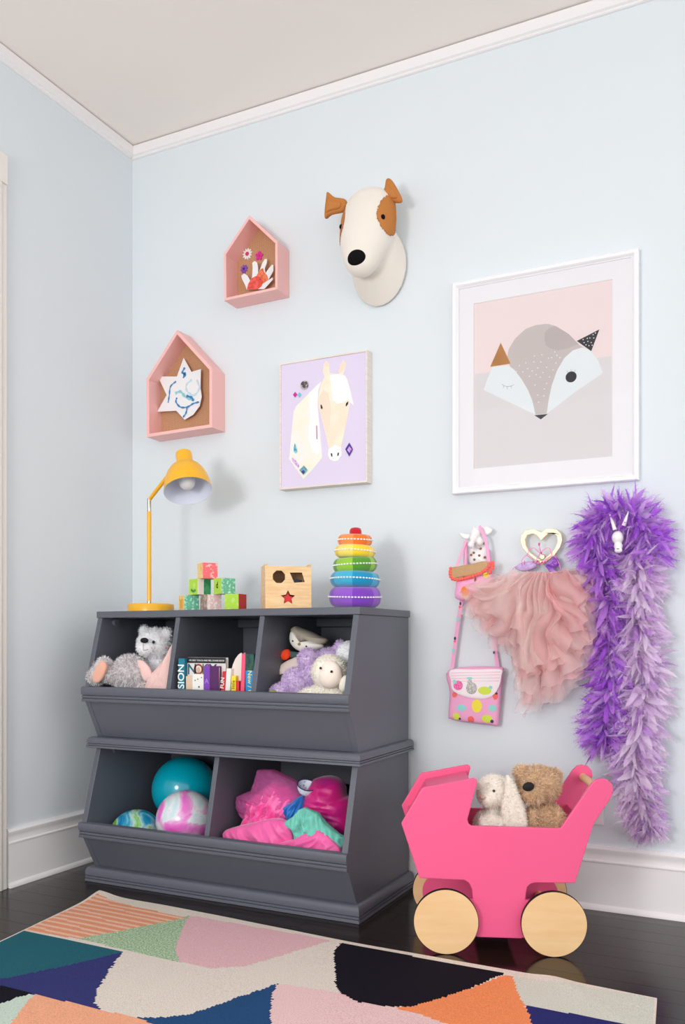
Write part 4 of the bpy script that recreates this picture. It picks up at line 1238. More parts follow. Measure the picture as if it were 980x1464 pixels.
# --- feather boas
def boa(label, path, radii, mats, seed, nf, zc):
    t = thing('feather_boa', label, 'feather boa', (path[-1][0], path[-1][1], min(p[2] for p in path)))
    P = [Vector(p) for p in spline(path, 10, closed=False)]
    k = len(P)
    obj('cord', MB().tube(P[::2], 0.004, n=6), mats[0], t, smooth=60)
    rg = random.Random(seed)
    cum = [0.0]
    for i in range(1, k):
        cum.append(cum[-1] + (P[i] - P[i - 1]).length)
    mb = MB()
    wb = MB()
    def rad(s):
        f = s * (len(radii) - 1)
        a = int(min(f, len(radii) - 2))
        return lerp(radii[a], radii[a + 1], f - a)
    for q in range(nf):
        s = rg.random()
        f = s * (k - 1)
        a = int(min(f, k - 2))
        p = P[a].lerp(P[a + 1], f - a)
        tan = (P[a + 1] - P[a]).normalized()
        R_ = rad(s)
        th = rg.uniform(0, 2 * pi)
        ref = Vector((0, -1, 0))
        e1 = (ref - tan * ref.dot(tan)).normalized()
        e2 = tan.cross(e1)
        out = (e1 * cos(th) * 0.62 + e2 * sin(th)).normalized()
        if out.y > 0.35:
            out.y *= 0.3
        d = (out + tan * rg.uniform(-0.5, 0.7) + Vector((0, 0, -rg.uniform(0.0, 0.7)))).normalized()
        L = R_ * (rg.uniform(0.7, 1.25) if rg.random() < 0.9 else rg.uniform(1.2, 1.5))
        W = L * rg.uniform(0.05, 0.15)
        side = d.cross(Vector((rg.gauss(0, 1), rg.gauss(0, 1), rg.gauss(0, 1)))).normalized()
        curl = (d.cross(side) * rg.uniform(-0.6, 0.6) + Vector((0, 0, -0.35 * rg.random()))) * L
        n = 6
        vs = []
        base = p + out * R_ * rg.uniform(0.0, 0.35)
        for i in range(n + 1):
            u = i / n
            c = base + d * L * u + curl * u * u * 0.6
            w = W * (sin(pi * min(1, u * 0.9 + 0.06)) ** 0.7)
            cup = d.cross(side) * w * 0.45
            vs += [c - side * w + cup, c, c + side * w + cup]
        for v in vs:
            v.y = min(v.y, -0.002)
        fs = []
        for i in range(n):
            fs += [(3 * i, 3 * i + 1, 3 * i + 4, 3 * i + 3), (3 * i + 1, 3 * i + 2, 3 * i + 5, 3 * i + 4)]
        mi = rg.choices(range(len(mats)), weights=zc)[0]
        mb.add(vs, fs, mi)
        # loose barbs along the vane
        for i in range(1, n + 1):
            for sd in (-1, 1):
                for rep in (0, 1, 2):
                    c = vs[3 * i + 1 + sd]
                    m2 = vs[3 * i + 1] + d * L * rg.uniform(-0.08, 0.08)
                    tip = c + (c - m2) * rg.uniform(0.4, 2.2) + d * L * rg.uniform(0.05, 0.32) + Vector((rg.gauss(0, .002), rg.gauss(0, .002), -0.004))
                    tip.y = min(tip.y, -0.0015)
                    wb.add([m2 + d * 0.0009, m2 - d * 0.0009, tip], [(0, 1, 2)], mi)
    o1 = obj('feathers', mb, mats, t, kind='stuff')
    o1.data.shade_smooth()
    obj('feather_barbs', wb, mats, t, kind='stuff')
    return t
m_v = [M_sheer('vivid_feather', (218, 156, 245), 0.82), M_sheer('vivid_feather_deep', (196, 116, 238), 0.88), M_sheer('vivid_feather_pale', (236, 202, 249), 0.76)]
m_l = [M_sheer('lilac_feather', (242, 218, 248), 0.80), M_sheer('lilac_feather_pale', (249, 234, 251), 0.76), M_sheer('lilac_feather_deep', (220, 176, 238), 0.85)]
BV = [(2.038,-0.06,1.092),(2.018,-0.06,1.173),(1.967,-0.06,1.234),(1.905,-0.06,1.231),(1.863,-0.06,1.175),(1.88,-0.06,1.088),(1.909,-0.06,1.011),(1.901,-0.06,0.904),(1.911,-0.06,0.774),(1.909,-0.06,0.666),(1.893,-0.06,0.569),(1.888,-0.06,0.532)]
BL = [(1.977,-0.055,1.116),(1.995,-0.055,1.031),(1.991,-0.055,0.924),(1.999,-0.055,0.818),(2.007,-0.055,0.701),(1.995,-0.055,0.583),(1.983,-0.055,0.476),(1.991,-0.055,0.392),(2.011,-0.055,0.319),(2.036,-0.055,0.268)]
boa('vivid purple feather boa looped over the horned hook, the shorter of the two', BV, [0.05, 0.062, 0.062, 0.06, 0.062, 0.062, 0.062, 0.058, 0.058, 0.062, 0.062, 0.05], m_v, 11, 1600, [4, 3, 3])
boa('pale lilac feather boa hanging lowest, almost to the baseboard', BL, [0.055, 0.064, 0.066, 0.066, 0.066, 0.066, 0.064, 0.060, 0.05, 0.032], m_l, 12, 1600, [4, 4, 1])

# ================================================================== DESK LAMP
ZT = 0.9507
m_yel = M('yellow_lacquer', (247, 184, 38), rough=0.28, spec=0.5)
m_chr = M('chrome', (200, 196, 190), rough=0.18, metal=1.0)
m_wht = M('white_enamel', (226, 230, 244), rough=0.5)
lp = thing('desk_lamp', 'yellow metal desk lamp with a dome shade on the grey bin', 'lamp', (0.318, -0.28, ZT))
bx_, by_ = 0.318, -0.28
T = Matrix.Translation((bx_, by_, ZT))
obj('base', MB().lathe([(0, 0.0003), (0.082, 0.0003), (0.0835, 0.002), (0.0835, 0.026), (0.081, 0.0295), (0.077, 0.031), (0, 0.031)], 64, T), m_yel, lp, smooth=40)
pt_ = [(0.31,-0.28,0.991),(0.31,-0.28,1.321),(0.31,-0.28,1.367),(0.388,-0.28,1.435)]
px_, zt_ = pt_[0][0], pt_[2][2]
obj('collar', MB().lathe([(0.0075, 0.0305), (0.0075, 0.042), (0, 0.042)], 20, Matrix.Translation((px_, by_, ZT))), m_chr, lp, smooth=40)
obj('pole', MB().lathe([(0, 0.041), (0.0078, 0.041), (0.0078, pt_[1][2] - ZT), (0, pt_[1][2] - ZT)], 24, Matrix.Translation((px_, by_, ZT))), m_yel, lp, smooth=40)
obj('joint', MB().lathe([(0.0072, pt_[1][2] - ZT), (0.0072, zt_ - ZT), (0.0055, zt_ - ZT + 0.002), (0, zt_ - ZT + 0.002)], 20, Matrix.Translation((px_, by_, ZT))), m_chr, lp, smooth=40)
# head: axis leans down and toward the room
hv = Vector((0.59, -0.807, 0)); hr = Vector((0.8975, 0.441, 0))
ax = (hv * 0.40 + hr * 0.10 - Vector((0, 0, 0.91))).normalized()
oc = Vector((0.499,-0.3,1.378))          # centre of the opening
e1 = ax.orthogonal().normalized(); e2 = ax.cross(e1)
R4 = Matrix(((e1.x, e2.x, ax.x, oc.x), (e1.y, e2.y, ax.y, oc.y), (e1.z, e2.z, ax.z, oc.z), (0, 0, 0, 1)))
Ls = 0.166
prof_o = [(0.0, -Ls), (0.022, -Ls), (0.0285, -Ls + 0.004), (0.0295, -Ls + 0.010), (0.0295, -Ls + 0.050), (0.031, -Ls + 0.054), (0.044, -Ls + 0.061), (0.057, -Ls + 0.072), (0.068, -Ls + 0.090),
          (0.0765, -Ls + 0.112), (0.082, -Ls + 0.136), (0.0852, -Ls + 0.158), (0.0862, 0.0)]
obj('shade', MB().lathe(prof_o, 64, R4), m_yel, lp, smooth=40)
prof_i = [(0.0862, 0.0), (0.0846, -0.001), (0.0836, -0.010), (0.0800, -0.032), (0.0740, -0.054), (0.0650, -0.076), (0.0530, -0.094), (0.040, -0.103), (0.020, -0.106), (0, -0.106)]
obj('shade_lining', MB().lathe(prof_i, 64, R4), m_wht, lp, smooth=40)
obj('bulb', MB().lathe([(0.013, -0.104), (0.014, -0.085), (0.021, -0.072), (0.0285, -0.055), (0.030, -0.043), (0.0275, -0.028), (0.019, -0.0165), (0.008, -0.012), (0, -0.0112)], 32, R4),
    M('frosted_bulb', (238, 236, 236), rough=0.3, spec=0.5), lp, smooth=60)
arm_end = oc - ax * 0.075 - hr * 0.068 + Vector((0, 0.012, 0))
arm_a = Vector((px_, by_, zt_ - 0.004))
obj('arm', MB().tube([arm_a, arm_end], 0.0072, n=16), m_yel, lp, smooth=40)
obj('hinge', MB().tube([arm_a + Vector((-0.006, 0.006, 0.001)), arm_a + Vector((0.006, -0.006, 0.001))], 0.005, n=12), m_chr, lp, smooth=40)

# ================================================================== TOY BLOCKS
m_woodb = M('block_wood', (226, 200, 150), rough=0.6)
def prt(n, a, b, s=140, na=(0.5, 0.6)):
    return M('block_' + n, a, rough=0.5, rgb2=b, nscale=s, namt=na)
m_teal = prt('teal', (104, 196, 160), (206, 240, 226), 110, (0.52, 0.62))
m_lim = prt('lime', (174, 218, 66), (196, 228, 110), 40)
m_pnk = prt('pink', (250, 206, 212), (255, 246, 246), 120)
m_crl = prt('coral', (247, 110, 120), (250, 200, 190), 90, (0.56, 0.66))
m_red = M('block_red', (214, 52, 52), rough=0.5)
m_brn = prt('brown', (150, 124, 112), (196, 170, 160), 60)
m_grn = prt('green', (40, 136, 86), (70, 160, 110), 40)
m_yls = prt('cream', (236, 214, 150), (246, 190, 90), 70)
m_prl = M('block_pearl', (238, 222, 226), rough=0.5)
BS = 0.0545
def block(label, c, th, left, right, extra=None):
    mats = [m_woodb, left, right, extra or right]
    h = BS / 2
    mb = MB().box(-h, h, -h, h, 0, BS)
    mb.mi = [0, 0, 2, 1, 1, 2]
    o = obj('toy_block', mb, mats, bevel=0.0015)
    o.location = (c[0], c[1], c[2])
    o.rotation_euler = (0, 0, radians(th))
    tag(o, label, 'toy block', 'printed toy blocks stacked on the grey bin')
    return o
zb = ZT + 0.0003
b = block('teal printed toy block with a yellow side, bottom left of the block pyramid', (0.526, -0.332, zb), 57, m_yls, m_teal)
decal_b = [(M('block_amber', (240, 170, 50), rough=.5), None)]
me = MB().box(-BS / 2 - 0.0006, -BS / 2 - 0.0001, -0.010, 0.016, 0.010, 0.040)
obj('printed_picture', me, M('block_amber', (238, 160, 44), rough=.5), b, local=True)
block('pale pink speckled toy block, bottom middle of the block pyramid', (0.619, -0.333, zb), 62, m_brn, m_pnk)
block('lime toy block with a red side, bottom right of the block pyramid', (0.722, -0.335, zb), 93, m_lim, m_red)
b = block('lime toy block with a green stripe, left block of the pyramid middle row', (0.572, -0.332, zb + BS + 0.0003), 70, m_lim, m_prl)
me = MB().box(-0.002, BS / 2 - 0.0005, -BS / 2 - 0.0006, -BS / 2 - 0.0001, 0.001, BS - 0.001)
obj('printed_stripe', me, m_grn, b, local=True)
me = MB().prism(stroke([(-0.014, 0.016), (-0.004, 0.012), (0.006, 0.014), (0.012, 0.020)], 0.003), -BS / 2 - 0.0006, -BS / 2 - 0.0001, 'x')
obj('printed_picture', me, m_grn, b, local=True)
b = block('teal toy block with a lime side, right block of the pyramid middle row', (0.676, -0.334, zb + BS + 0.0003), 63, m_lim, m_teal)
lettering('printed_letter', 'd', 0.032, m_ink, b, Matrix.Translation((-BS / 2 - 0.0004, 0.002, 0.030)) @ Matrix.Rotation(-pi / 2, 4, 'Z') @ Matrix.Rotation(pi / 2, 4, 'X'), 0.0003, local=True)
block('coral toy block on top of the block pyramid', (0.605, -0.333, zb + 2 * BS + 0.0006), 55, m_yls, m_crl)

# ================================================================== SHAPE SORTER
m_bir = M('birch_wood', (240, 204, 156), rough=0.5, rgb2=(232, 190, 138), nscale=7, stretch=(3, 3, 22), tex='noise')
ss = thing('shape_sorter', 'wooden shape sorter cube with octagon, slanted and star holes on the grey bin', 'toy', (0.918, -0.335, ZT + 0.0004), radians(36.6))
w, hh_ = 0.149, 0.143
def sorter_hole(pts):
    return [((x - 381) / 64.0 * w - w / 2, (870 - y) / 62.0 * hh_) for x, y in pts]
octo = sorter_hole([(400 + 9.2 * cos(radians(22.5 + 45 * k)), 826 + 9.4 * sin(radians(22.5 + 45 * k))) for k in range(8)])
para = sorter_hole([(415, 820), (432, 819.5), (436, 833), (421, 834)])
star5 = sorter_hole([(412.5 + (10.5 if k % 2 == 0 else 5.2) * cos(radians(-90 + 36 * k)), 855 + (10.5 if k % 2 == 0 else 5.2) * sin(radians(-90 + 36 * k))) for k in range(10)])
fr_o = [(-w / 2, 0), (w / 2, 0), (w / 2, hh_), (w / 2 - 0.006, hh_), (w / 2 - 0.022, hh_ - 0.0075), (-w / 2 + 0.010, hh_ - 0.0055), (-w / 2 + 0.005, hh_), (-w / 2, hh_)]
fr_o = [(-w / 2, 0), (w / 2, 0), (w / 2, hh_ - 0.007), (-w / 2, hh_ - 0.007)]
obj('front_board', plate([fr_o, octo, para, star5], -w / 2, -w / 2 + 0.008), m_bir, ss, local=True)
obj('rear_board', MB().box(-w / 2, w / 2, w / 2 - 0.008, w / 2, 0, hh_ - 0.007), m_bir, ss, local=True, bevel=0.001)
sp_ = [(-w / 2 + 0.0082, 0), (w / 2 - 0.0082, 0), (w / 2 - 0.0082, hh_), (-w / 2 + 0.0082, hh_)]
for s in (-1, 1):
    x0 = -w / 2 if s < 0 else w / 2 - 0.008
    hole = circle(0, hh_ * 0.78, 0.0052, 14)
    me = plate([[(p[0], p[1]) for p in sp_], hole], x0, x0 + 0.008)
    me.transform(Matrix.Rotation(-pi / 2, 4, 'Z'))
    me.transform(Matrix.Translation((0, 0, 0)))
    # plate lies in XZ along y; after the turn it lies in YZ along x
    obj('side_board', me, m_bir, ss, local=True)
obj('lid', MB().box(-w / 2 + 0.0085, w / 2 - 0.0085, -w / 2 + 0.0085, w / 2 - 0.0085, hh_ - 0.020, hh_ - 0.012), m_bir, ss, local=True)
obj('bottom_board', MB().box(-w / 2 + 0.0085, w / 2 - 0.0085, -w / 2 + 0.0085, w / 2 - 0.0085, 0.0, 0.006), m_bir, ss, local=True)
rp = (-0.391,3.39)
def local_piece(name, label, pts, y0, y1, mat, z):
    q = thing(name, label, 'toy piece', (0.918, -0.335, ZT + 0.0067), radians(36.6))
    obj('piece', plate([pts], y0, y1), mat, q, local=True)
star_in = [((p[0] - star5[0][0]) * 0.95 + star5[0][0], (p[1]) * 0.95 - 0.007) for p in star5]
local_piece('star_piece', 'red star piece seen through the star hole of the sorter', [(p[0], p[1] - 0.0015) for p in star_in], -w / 2 + 0.010, -w / 2 + 0.032, M('red_lacquer', (222, 24, 34), rough=0.4), 0)
local_piece('triangle_piece', 'yellow triangle piece behind the red star inside the sorter', [(star5[0][0] - 0.026, 0.0), (star5[0][0] + 0.026, 0.0), (star5[0][0], 0.046)], -w / 2 + 0.040, -w / 2 + 0.058, M('yellow_piece', (240, 190, 40), rough=0.4), 0)
local_piece('parallelogram_piece', 'dark blue piece seen through the slanted hole of the sorter', [(0.010, 0.0), (0.055, 0.0), (0.050, 0.088), (0.012, 0.096)], -w / 2 + 0.040, -w / 2 + 0.062, M('navy_piece', (38, 48, 92), rough=0.4), 0)

# ================================================================== RING STACKER
rs = thing('ring_stacker', 'plush rainbow ring stacker with a red knob on the grey bin', 'toy', (1.131, -0.25, ZT))
RX, RY = 1.131, -0.25
rings = [('purple', 0.0855, 0.0345, 0.990, (128, 66, 190), (150, 92, 204), 3, 2), ('blue', 0.0815, 0.026, 1.0465, (26, 150, 196), (70, 178, 214), -2, 1), ('green', 0.0725, 0.025, 1.0945, (86, 156, 48), (150, 200, 66), 2, -2),
         ('yellow', 0.0665, 0.021, 1.138, (250, 214, 50), (252, 226, 110), -2, 2), ('orange', 0.0565, 0.0195, 1.1755, (240, 122, 40), (246, 150, 84), 1, 2)]
m_stitch = M('white_stitch', (248, 246, 246), rough=0.9)
for nm, R_, hz, zc, c1, c2, tx, ty in rings:
    a = M('plush_' + nm, c1, rough=0.95, spec=0.1, sheen=0.5, bump=0.4, bscale=500)
    bq = M('plush_%s_light' % nm, c2, rough=0.95, spec=0.1, sheen=0.5, bump=0.4, bscale=500)
    mt = Matrix.Translation((RX, RY, zc)) @ Matrix.Rotation(radians(tx), 4, 'X') @ Matrix.Rotation(radians(ty), 4, 'Y')
    pr = []
    n = 20
    for i in range(n + 1):
        t_ = 2 * pi * i / n
        rr = R_ * 0.62 + R_ * 0.38 * (abs(cos(t_)) ** 0.8 * (1 if cos(t_) > 0 else -1))
        pr.append((rr, hz * (abs(sin(t_)) ** 0.85 * (1 if sin(t_) > 0 else -1))))
    ro = obj('ring', MB().lathe(pr, 56, mt, mif=lambda f: int(f * 7 + 0.4) % 2), [a, bq], rs, smooth=70, label='%s plush ring' % nm)
    mb = MB()
    k = int(R_ * 2 * pi / 0.0105)
    for i in range(k):
        an = 2 * pi * i / k
        p = mt @ Vector((R_ * 1.004 * cos(an), R_ * 1.004 * sin(an), 0.001))
        mb.ell(p, (0.0036, 0.0042, 0.0027), (0, 0, math.degrees(an)), n=8, m=6)
    obj('stitching', mb, m_stitch, ro, kind='stuff')
obj('knob', MB().lathe([(0, 0.0), (0.018, 0.0), (0.020, 0.006), (0.0195, 0.020), (0.016, 0.0275), (0.008, 0.030), (0, 0.030)], 28, Matrix.Translation((RX + 0.002, RY, 1.188))),
    M('plush_red', (196, 18, 44), rough=0.95, sheen=0.4), rs, smooth=60)
obj('post', MB().lathe([(0, 0.956), (0.018, 0.956), (0.018, 1.19), (0, 1.19)], 16, Matrix.Translation((RX, RY, 0))), M('plush_red', (196, 18, 44)), rs, smooth=40)

# ================================================================== BOOKS
ZB = 0.4698 + 0.135 + 0.0006
m_page = M('book_pages', (238, 232, 222), rough=0.85)
def book(label, x0, x1, y0, y1, ztop, col, tilt=0.0, spine='-y', cover=None, rough=0.4):
    """a book standing in the bin: x0..x1, y0..y1, spine towards the room (-y) or lying face out ('face')"""
    t = thing('book', label, 'book', ((x0 + x1) / 2, (y0 + y1) / 2, ZB), group='books in the upper bin')
    c1 = M('cover_%d_%d_%d' % col, col, rough=rough)
    c2 = c1 if cover is None else M('cover_%d_%d_%d' % cover, cover, rough=rough)
    w, d, h = x1 - x0, y1 - y0, ztop - ZB
    Rm = Matrix.Rotation(radians(tilt), 4, 'Y')
    def bx(name, a, mat):
        me = MB().box(*a).mesh(name)
        me.transform(Matrix.Translation((-w / 2 if tilt <= 0 else w / 2, 0, 0)))
        me.transform(Rm)
        me.transform(Matrix.Translation((w / 2 if tilt <= 0 else -w / 2, 0, 0)))
        return obj(name, me, mat, t, local=True, bevel=0.0008)
    k = 0.0016
    if spine == '-y':
        bx('spine', (-w / 2, w / 2, -d / 2, -d / 2 + k, 0, h), c1)
        bx('front_cover', (w / 2 - k, w / 2, -d / 2 + k, d / 2, 0, h), c2)
        bx('back_cover', (-w / 2, -w / 2 + k, -d / 2 + k, d / 2, 0, h), c2)
        bx('pages', (-w / 2 + k, w / 2 - k, -d / 2 + k, d / 2 - 0.004, 0.003, h - 0.004), m_page)
    else:
        bx('front_cover', (-w / 2, w / 2, -d / 2, -d / 2 + k, 0, h), c1)
        bx('back_cover', (-w / 2, w / 2, d / 2 - k, d / 2, 0, h), c1)
        bx('spine', (-w / 2, -w / 2 + k, -d / 2 + k, d / 2 - k, 0, h), c2)
        bx('pages', (-w / 2 + k, w / 2 - 0.004, -d / 2 + k, d / 2 - k, 0.003, h - 0.004), m_page)
    return t
def face_text(name, s, size, mat, parent, x, y, z, up=False, depth=0.0003, rot=0.0):
    M4 = Matrix.Translation((x, y, z)) @ Matrix.Rotation(pi / 2, 4, 'X')
    if up:
        M4 = M4 @ Matrix.Rotation(pi / 2, 4, 'Z')
    if rot:
        M4 = M4 @ Matrix.Rotation(rot, 4, 'Z')
    lettering(name, s, size, mat, parent, M4, depth)
m_w = M('white_ink', (248, 248, 246), rough=0.6)
bk = book('teal spine book with large white capital letters, leftmost in the upper bin', 0.5770, 0.6020, -0.461, -0.4300, 0.7880, (20, 122, 146))
face_text('title_lettering', 'SION', 0.036, m_w, bk, 0.5895, -0.4614, 0.728, up=True)
bk = book('wide sound book with a black header and big coloured letters, facing out', 0.6030, 0.7560, -0.446, -0.430, 0.7915, (226, 220, 214), spine='face')
obj('header_band', MB().box(0.6030, 0.7560, -0.4474, -0.4461, 0.7730, 0.7912), M('black_cover', (22, 22, 26), rough=.4), bk)
face_text('header_lettering', 'MY FIRST TOUCH AND FEEL SOUND BOOK', 0.0072, m_w, bk, 0.682, -0.4476, 0.7815)
for i, (ch, col) in enumerate(zip('NOISY', ((24, 100, 120), (160, 50, 50), (90, 130, 50), (120, 50, 140), (40, 50, 110)))):
    face_text('title_lettering', ch, 0.050, M('title_%d' % i, col, rough=.5), bk, (0.6220, 0.6480, 0.6670, 0.6830, 0.7060)[i], -0.4464, 0.7505)
obj('cover_picture', MB().prism(circle(0.6480, 0.750, 0.006, 16, 0.009), -0.4480, -0.4471, 'y'), M('peach_print', (222, 170, 140), rough=.6), bk)
book('small peach book standing face out in front of the wide sound book', 0.6070, 0.6340, -0.460, -0.448, 0.7290, (226, 196, 172), spine='face')
bk = book('small white book with tiny dark specks, face out in the upper bin', 0.6350, 0.6800, -0.462, -0.4485, 0.7370, (242, 240, 234), spine='face')
decal('cover_print', [(m_ink, circle(0.646, 0.716, 0.0022, 8)), (M('leaf_print', (120, 130, 60)), circle(0.657, 0.720, 0.0025, 8)), (m_ink, circle(0.672, 0.726, 0.002, 8)), (m_ink, circle(0.662, 0.695, 0.003, 8))], -0.4622, bk)
bk = book('small purple book with a violet spine band in the upper bin', 0.6810, 0.7410, -0.463, -0.4485, 0.7640, (84, 24, 92), spine='face', cover=(122, 62, 176))
obj('spine_band', MB().box(0.6810, 0.7055, -0.4638, -0.4631, ZB + 0.001, 0.7638), M('violet_cloth', (122, 62, 176), rough=.4), bk)
face_text('spine_lettering', 'A', 0.022, M('lilac_ink', (170, 130, 220)), bk, 0.6935, -0.4640, 0.714)
bk = book('book with a red spine and white letters leaning in the upper bin', 0.7350, 0.7500, -0.4635, -0.4645 + 0.03, 0.7480, (206, 36, 44), tilt=5)
bk.location.x += 0.008
face_text('title_lettering', 'FUN', 0.019, m_w, bk, 0.7475, -0.4640, 0.710, up=True, rot=-radians(5))
book('plain white book leaning beside the red-spined book', 0.7602, 0.7780, -0.4635, -0.40, 0.7580, (238, 234, 228), tilt=4)
bk = book('thin yellow book in the upper bin', 0.7890, 0.8060, -0.4635, -0.448, 0.7340, (246, 222, 40))
face_text('spine_lettering', 'little', 0.016, M('olive_ink', (120, 110, 40)), bk, 0.7975, -0.4640, 0.705, up=True)
bk = book('thin red book between the yellow and pink books', 0.8070, 0.8185, -0.4635, -0.448, 0.7180, (222, 40, 48))
bk = book('tall pink-spined book beside the blue book', 0.8205, 0.8350, -0.4635, -0.300, 0.8050, (240, 84, 120), tilt=2.5)
bk = book('tall blue spine book with yellow letters, rightmost in the upper bin', 0.8430, 0.8745, -0.463, -0.300, 0.8050, (12, 142, 204), cover=(10, 60, 84))
obj('spine_picture', MB().box(0.8430, 0.8745, -0.4638, -0.4631, 0.752, 0.8048), M('night_print', (8, 52, 70), rough=0.4, rgb2=(40, 90, 60), nscale=60), bk)
face_text('title_lettering', 'New / C', 0.022, M('gold_ink', (236, 220, 130)), bk, 0.859, -0.4634, 0.714, up=False, rot=-pi / 2)
ab = thing('board_book', 'cream board book with a rounded top behind the yellow book', 'book', (0.795, -0.435, ZB), group='books in the upper bin')
arch = [(0.772, ZB), (0.8180, ZB), (0.8180, 0.808), (0.8130, 0.807), (0.804, 0.801), (0.793, 0.788), (0.784, 0.770), (0.778, 0.750), (0.775, 0.735), (0.772, 0.70)]
arch_y = [(p[0] - 0.8, p[1]) for p in arch]
obj('front_cover', MB().prism(arch, -0.446, -0.443, 'y'), M('cover_cream', (232, 222, 212), rough=.6), ab)
obj('pages', MB().prism([(lerp(0.7955, p[0], 0.94), lerp(0.66, p[1], 0.985)) for p in arch], -0.4428, -0.4262, 'y'), M('grey_pages', (190, 182, 180), rough=.8), ab)
obj('back_cover', MB().prism(arch, -0.426, -0.423, 'y'), M('cover_cream', (232, 222, 212)), ab)

# ================================================================== PLUSH TOYS
def plushmat(n, c, c2=None, sc=60):
    return M('plush_' + n, c, rough=0.95, spec=0.08, sheen=0.4, rgb2=c2, nscale=sc, bump=0.5, bscale=350)
m_wp = plushmat('white', (250, 250, 253))
m_gp = plushmat('grey', (218, 209, 211), (188, 177, 180), 70)
m_pp = plushmat('blush', (246, 206, 200))
m_pad = plushmat('pad', (236, 178, 156))
m_eye = M('black_bead', (14, 12, 14), rough=0.15, spec=0.6)

# --- grey and white bear, upper bin left
Bp = {'h':[(0.378,-0.335,0.834),(0.34,-0.335,0.822),(0.331,-0.335,0.849),(0.371,-0.335,0.843),(0.331,-0.335,0.882),(0.436,-0.335,0.874),(0.334,-0.335,0.817)],'sn':[(0.383,-0.385,0.822)],'no':[(0.397,-0.415,0.848)],'ey':[(0.417,-0.39,0.842)],'mo':[(0.393,-0.416,0.837),(0.393,-0.416,0.813),(0.415,-0.416,0.816)],'b':[(0.389,-0.33,0.732)],'l':[(0.342,-0.425,0.734),(0.298,-0.425,0.709),(0.385,-0.425,0.764)],'f':[(0.254,-0.468,0.747),(0.222,-0.468,0.719),(0.273,-0.468,0.779),(0.238,-0.468,0.739)],'a':[(0.416,-0.38,0.751)]}
bt = thing('plush_bear', 'grey and white plush bear sprawled with one foot over the bin edge', 'plush toy', (Bp['b'][0][0], -0.33, ZB))
h = Bp['h']
hb = blob([(h[0], (0.062, 0.058, 0.058)), (Bp['sn'][0], (0.034, 0.032, 0.027)), (h[4], (0.020, 0.014, 0.020)), ((h[5][0] - 0.008, -0.33, h[5][2]), (0.020, 0.014, 0.020)),
           ((Bp['b'][0][0] - .004, -0.32, 0.725), (0.058, 0.060, 0.070)), ((Bp['b'][0][0], -0.30, 0.668), (0.075, 0.085, 0.060))], voxel=0.006, smooth_it=5)
hbo = obj('body', hb, m_wp, bt)
fur(hb, 6500, 0.010, 0.0007, m_wp, bt, seed=2, test=lambda q: q[2] > 0.68)
lg = blob([(Bp['l'][0], (0.062, 0.056, 0.062)), ((Bp['l'][0][0] + 0.02, -0.40, 0.685), (0.058, 0.055, 0.060)), ((Bp['l'][0][0] + 0.03, -0.37, 0.655), (0.06, 0.06, 0.048))], voxel=0.006)
lgo = obj('leg', lg, m_gp, bt)
fur(lg, 6500, 0.013, 0.0008, m_gp, lgo, seed=3, test=lambda q: q[2] > 0.66, mats2=[m_wp])
f = Bp['f']
ft = blob([(f[0], (0.030, 0.034, 0.046), (0, 28, 0)), ((f[1][0] + .002, -0.468, f[1][2]), (0.026, 0.032, 0.030)), ((f[0][0] + 0.022, -0.455, f[0][2] - 0.012), (0.03, 0.03, 0.035)), ((f[0][0] + .045, -0.43, f[0][2] - .03), (.03, .03, .03))], voxel=0.005)
fto = obj('foot', ft, m_gp, bt)
fur(ft, 3500, 0.011, 0.0008, m_gp, fto, seed=4, mats2=[m_wp], test=lambda q: not (q[1] < -0.485 and abs(q[0] - f[0][0]) < 0.02))
obj('sole', pillow([(0.283,0.777),(0.301,0.76),(0.286,0.722),(0.264,0.702),(0.245,0.706),(0.242,0.728),(0.261,0.76)], -0.498, 0.006, 0.012, rings=5, smooth_n=4), m_pad, fto, smooth=60)
obj('nose', MB().ell(Bp['no'][0], (0.0145, 0.009, 0.0095), (0, 0, 20)), M('black_velour', (18, 14, 18), rough=.8), bt, smooth=60)
obj('eye', MB().ell(Bp['ey'][0], (0.0045, 0.006, 0.0058)), m_eye, bt, smooth=60)
obj('mouth', MB().tube(Bp['mo'], 0.0008, n=5), m_ink, bt)
# --- pale pink bunny behind the divider
pb = thing('plush_bunny', 'pale pink plush bunny half hidden by the bin divider', 'plush toy', (0.48, -0.42, ZB))
PBo = {'b':[(0.4,0.667),(0.424,0.721),(0.466,0.76),(0.502,0.794),(0.522,0.826),(0.549,0.842),(0.566,0.79),(0.566,0.672),(0.555,0.552),(0.427,0.535),(0.393,0.606)],'e':[(0.381,0.774),(0.403,0.779),(0.433,0.758),(0.445,0.727),(0.421,0.707),(0.403,0.726),(0.39,0.753)],'n':[(0.515,-0.43,0.823)]}
pbb = [(min(p[0], 0.535), max(p[1], ZB + 0.004)) for p in PBo['b']]
obj('body', pillow(pbb, -0.415, 0.030, 0.030, rings=8, smooth_n=4, fold=0.004, fscale=40), m_pp, pb, smooth=70)
obj('ear', pillow(PBo['e'], -0.435, 0.008, 0.006, rings=5, smooth_n=4), m_pp, pb, smooth=60)
obj('nose', MB().ell((PBo['n'][0][0], -0.447, PBo['n'][0][2]), 0.0032), M('rose_thread', (200, 110, 120)), pb, smooth=60)

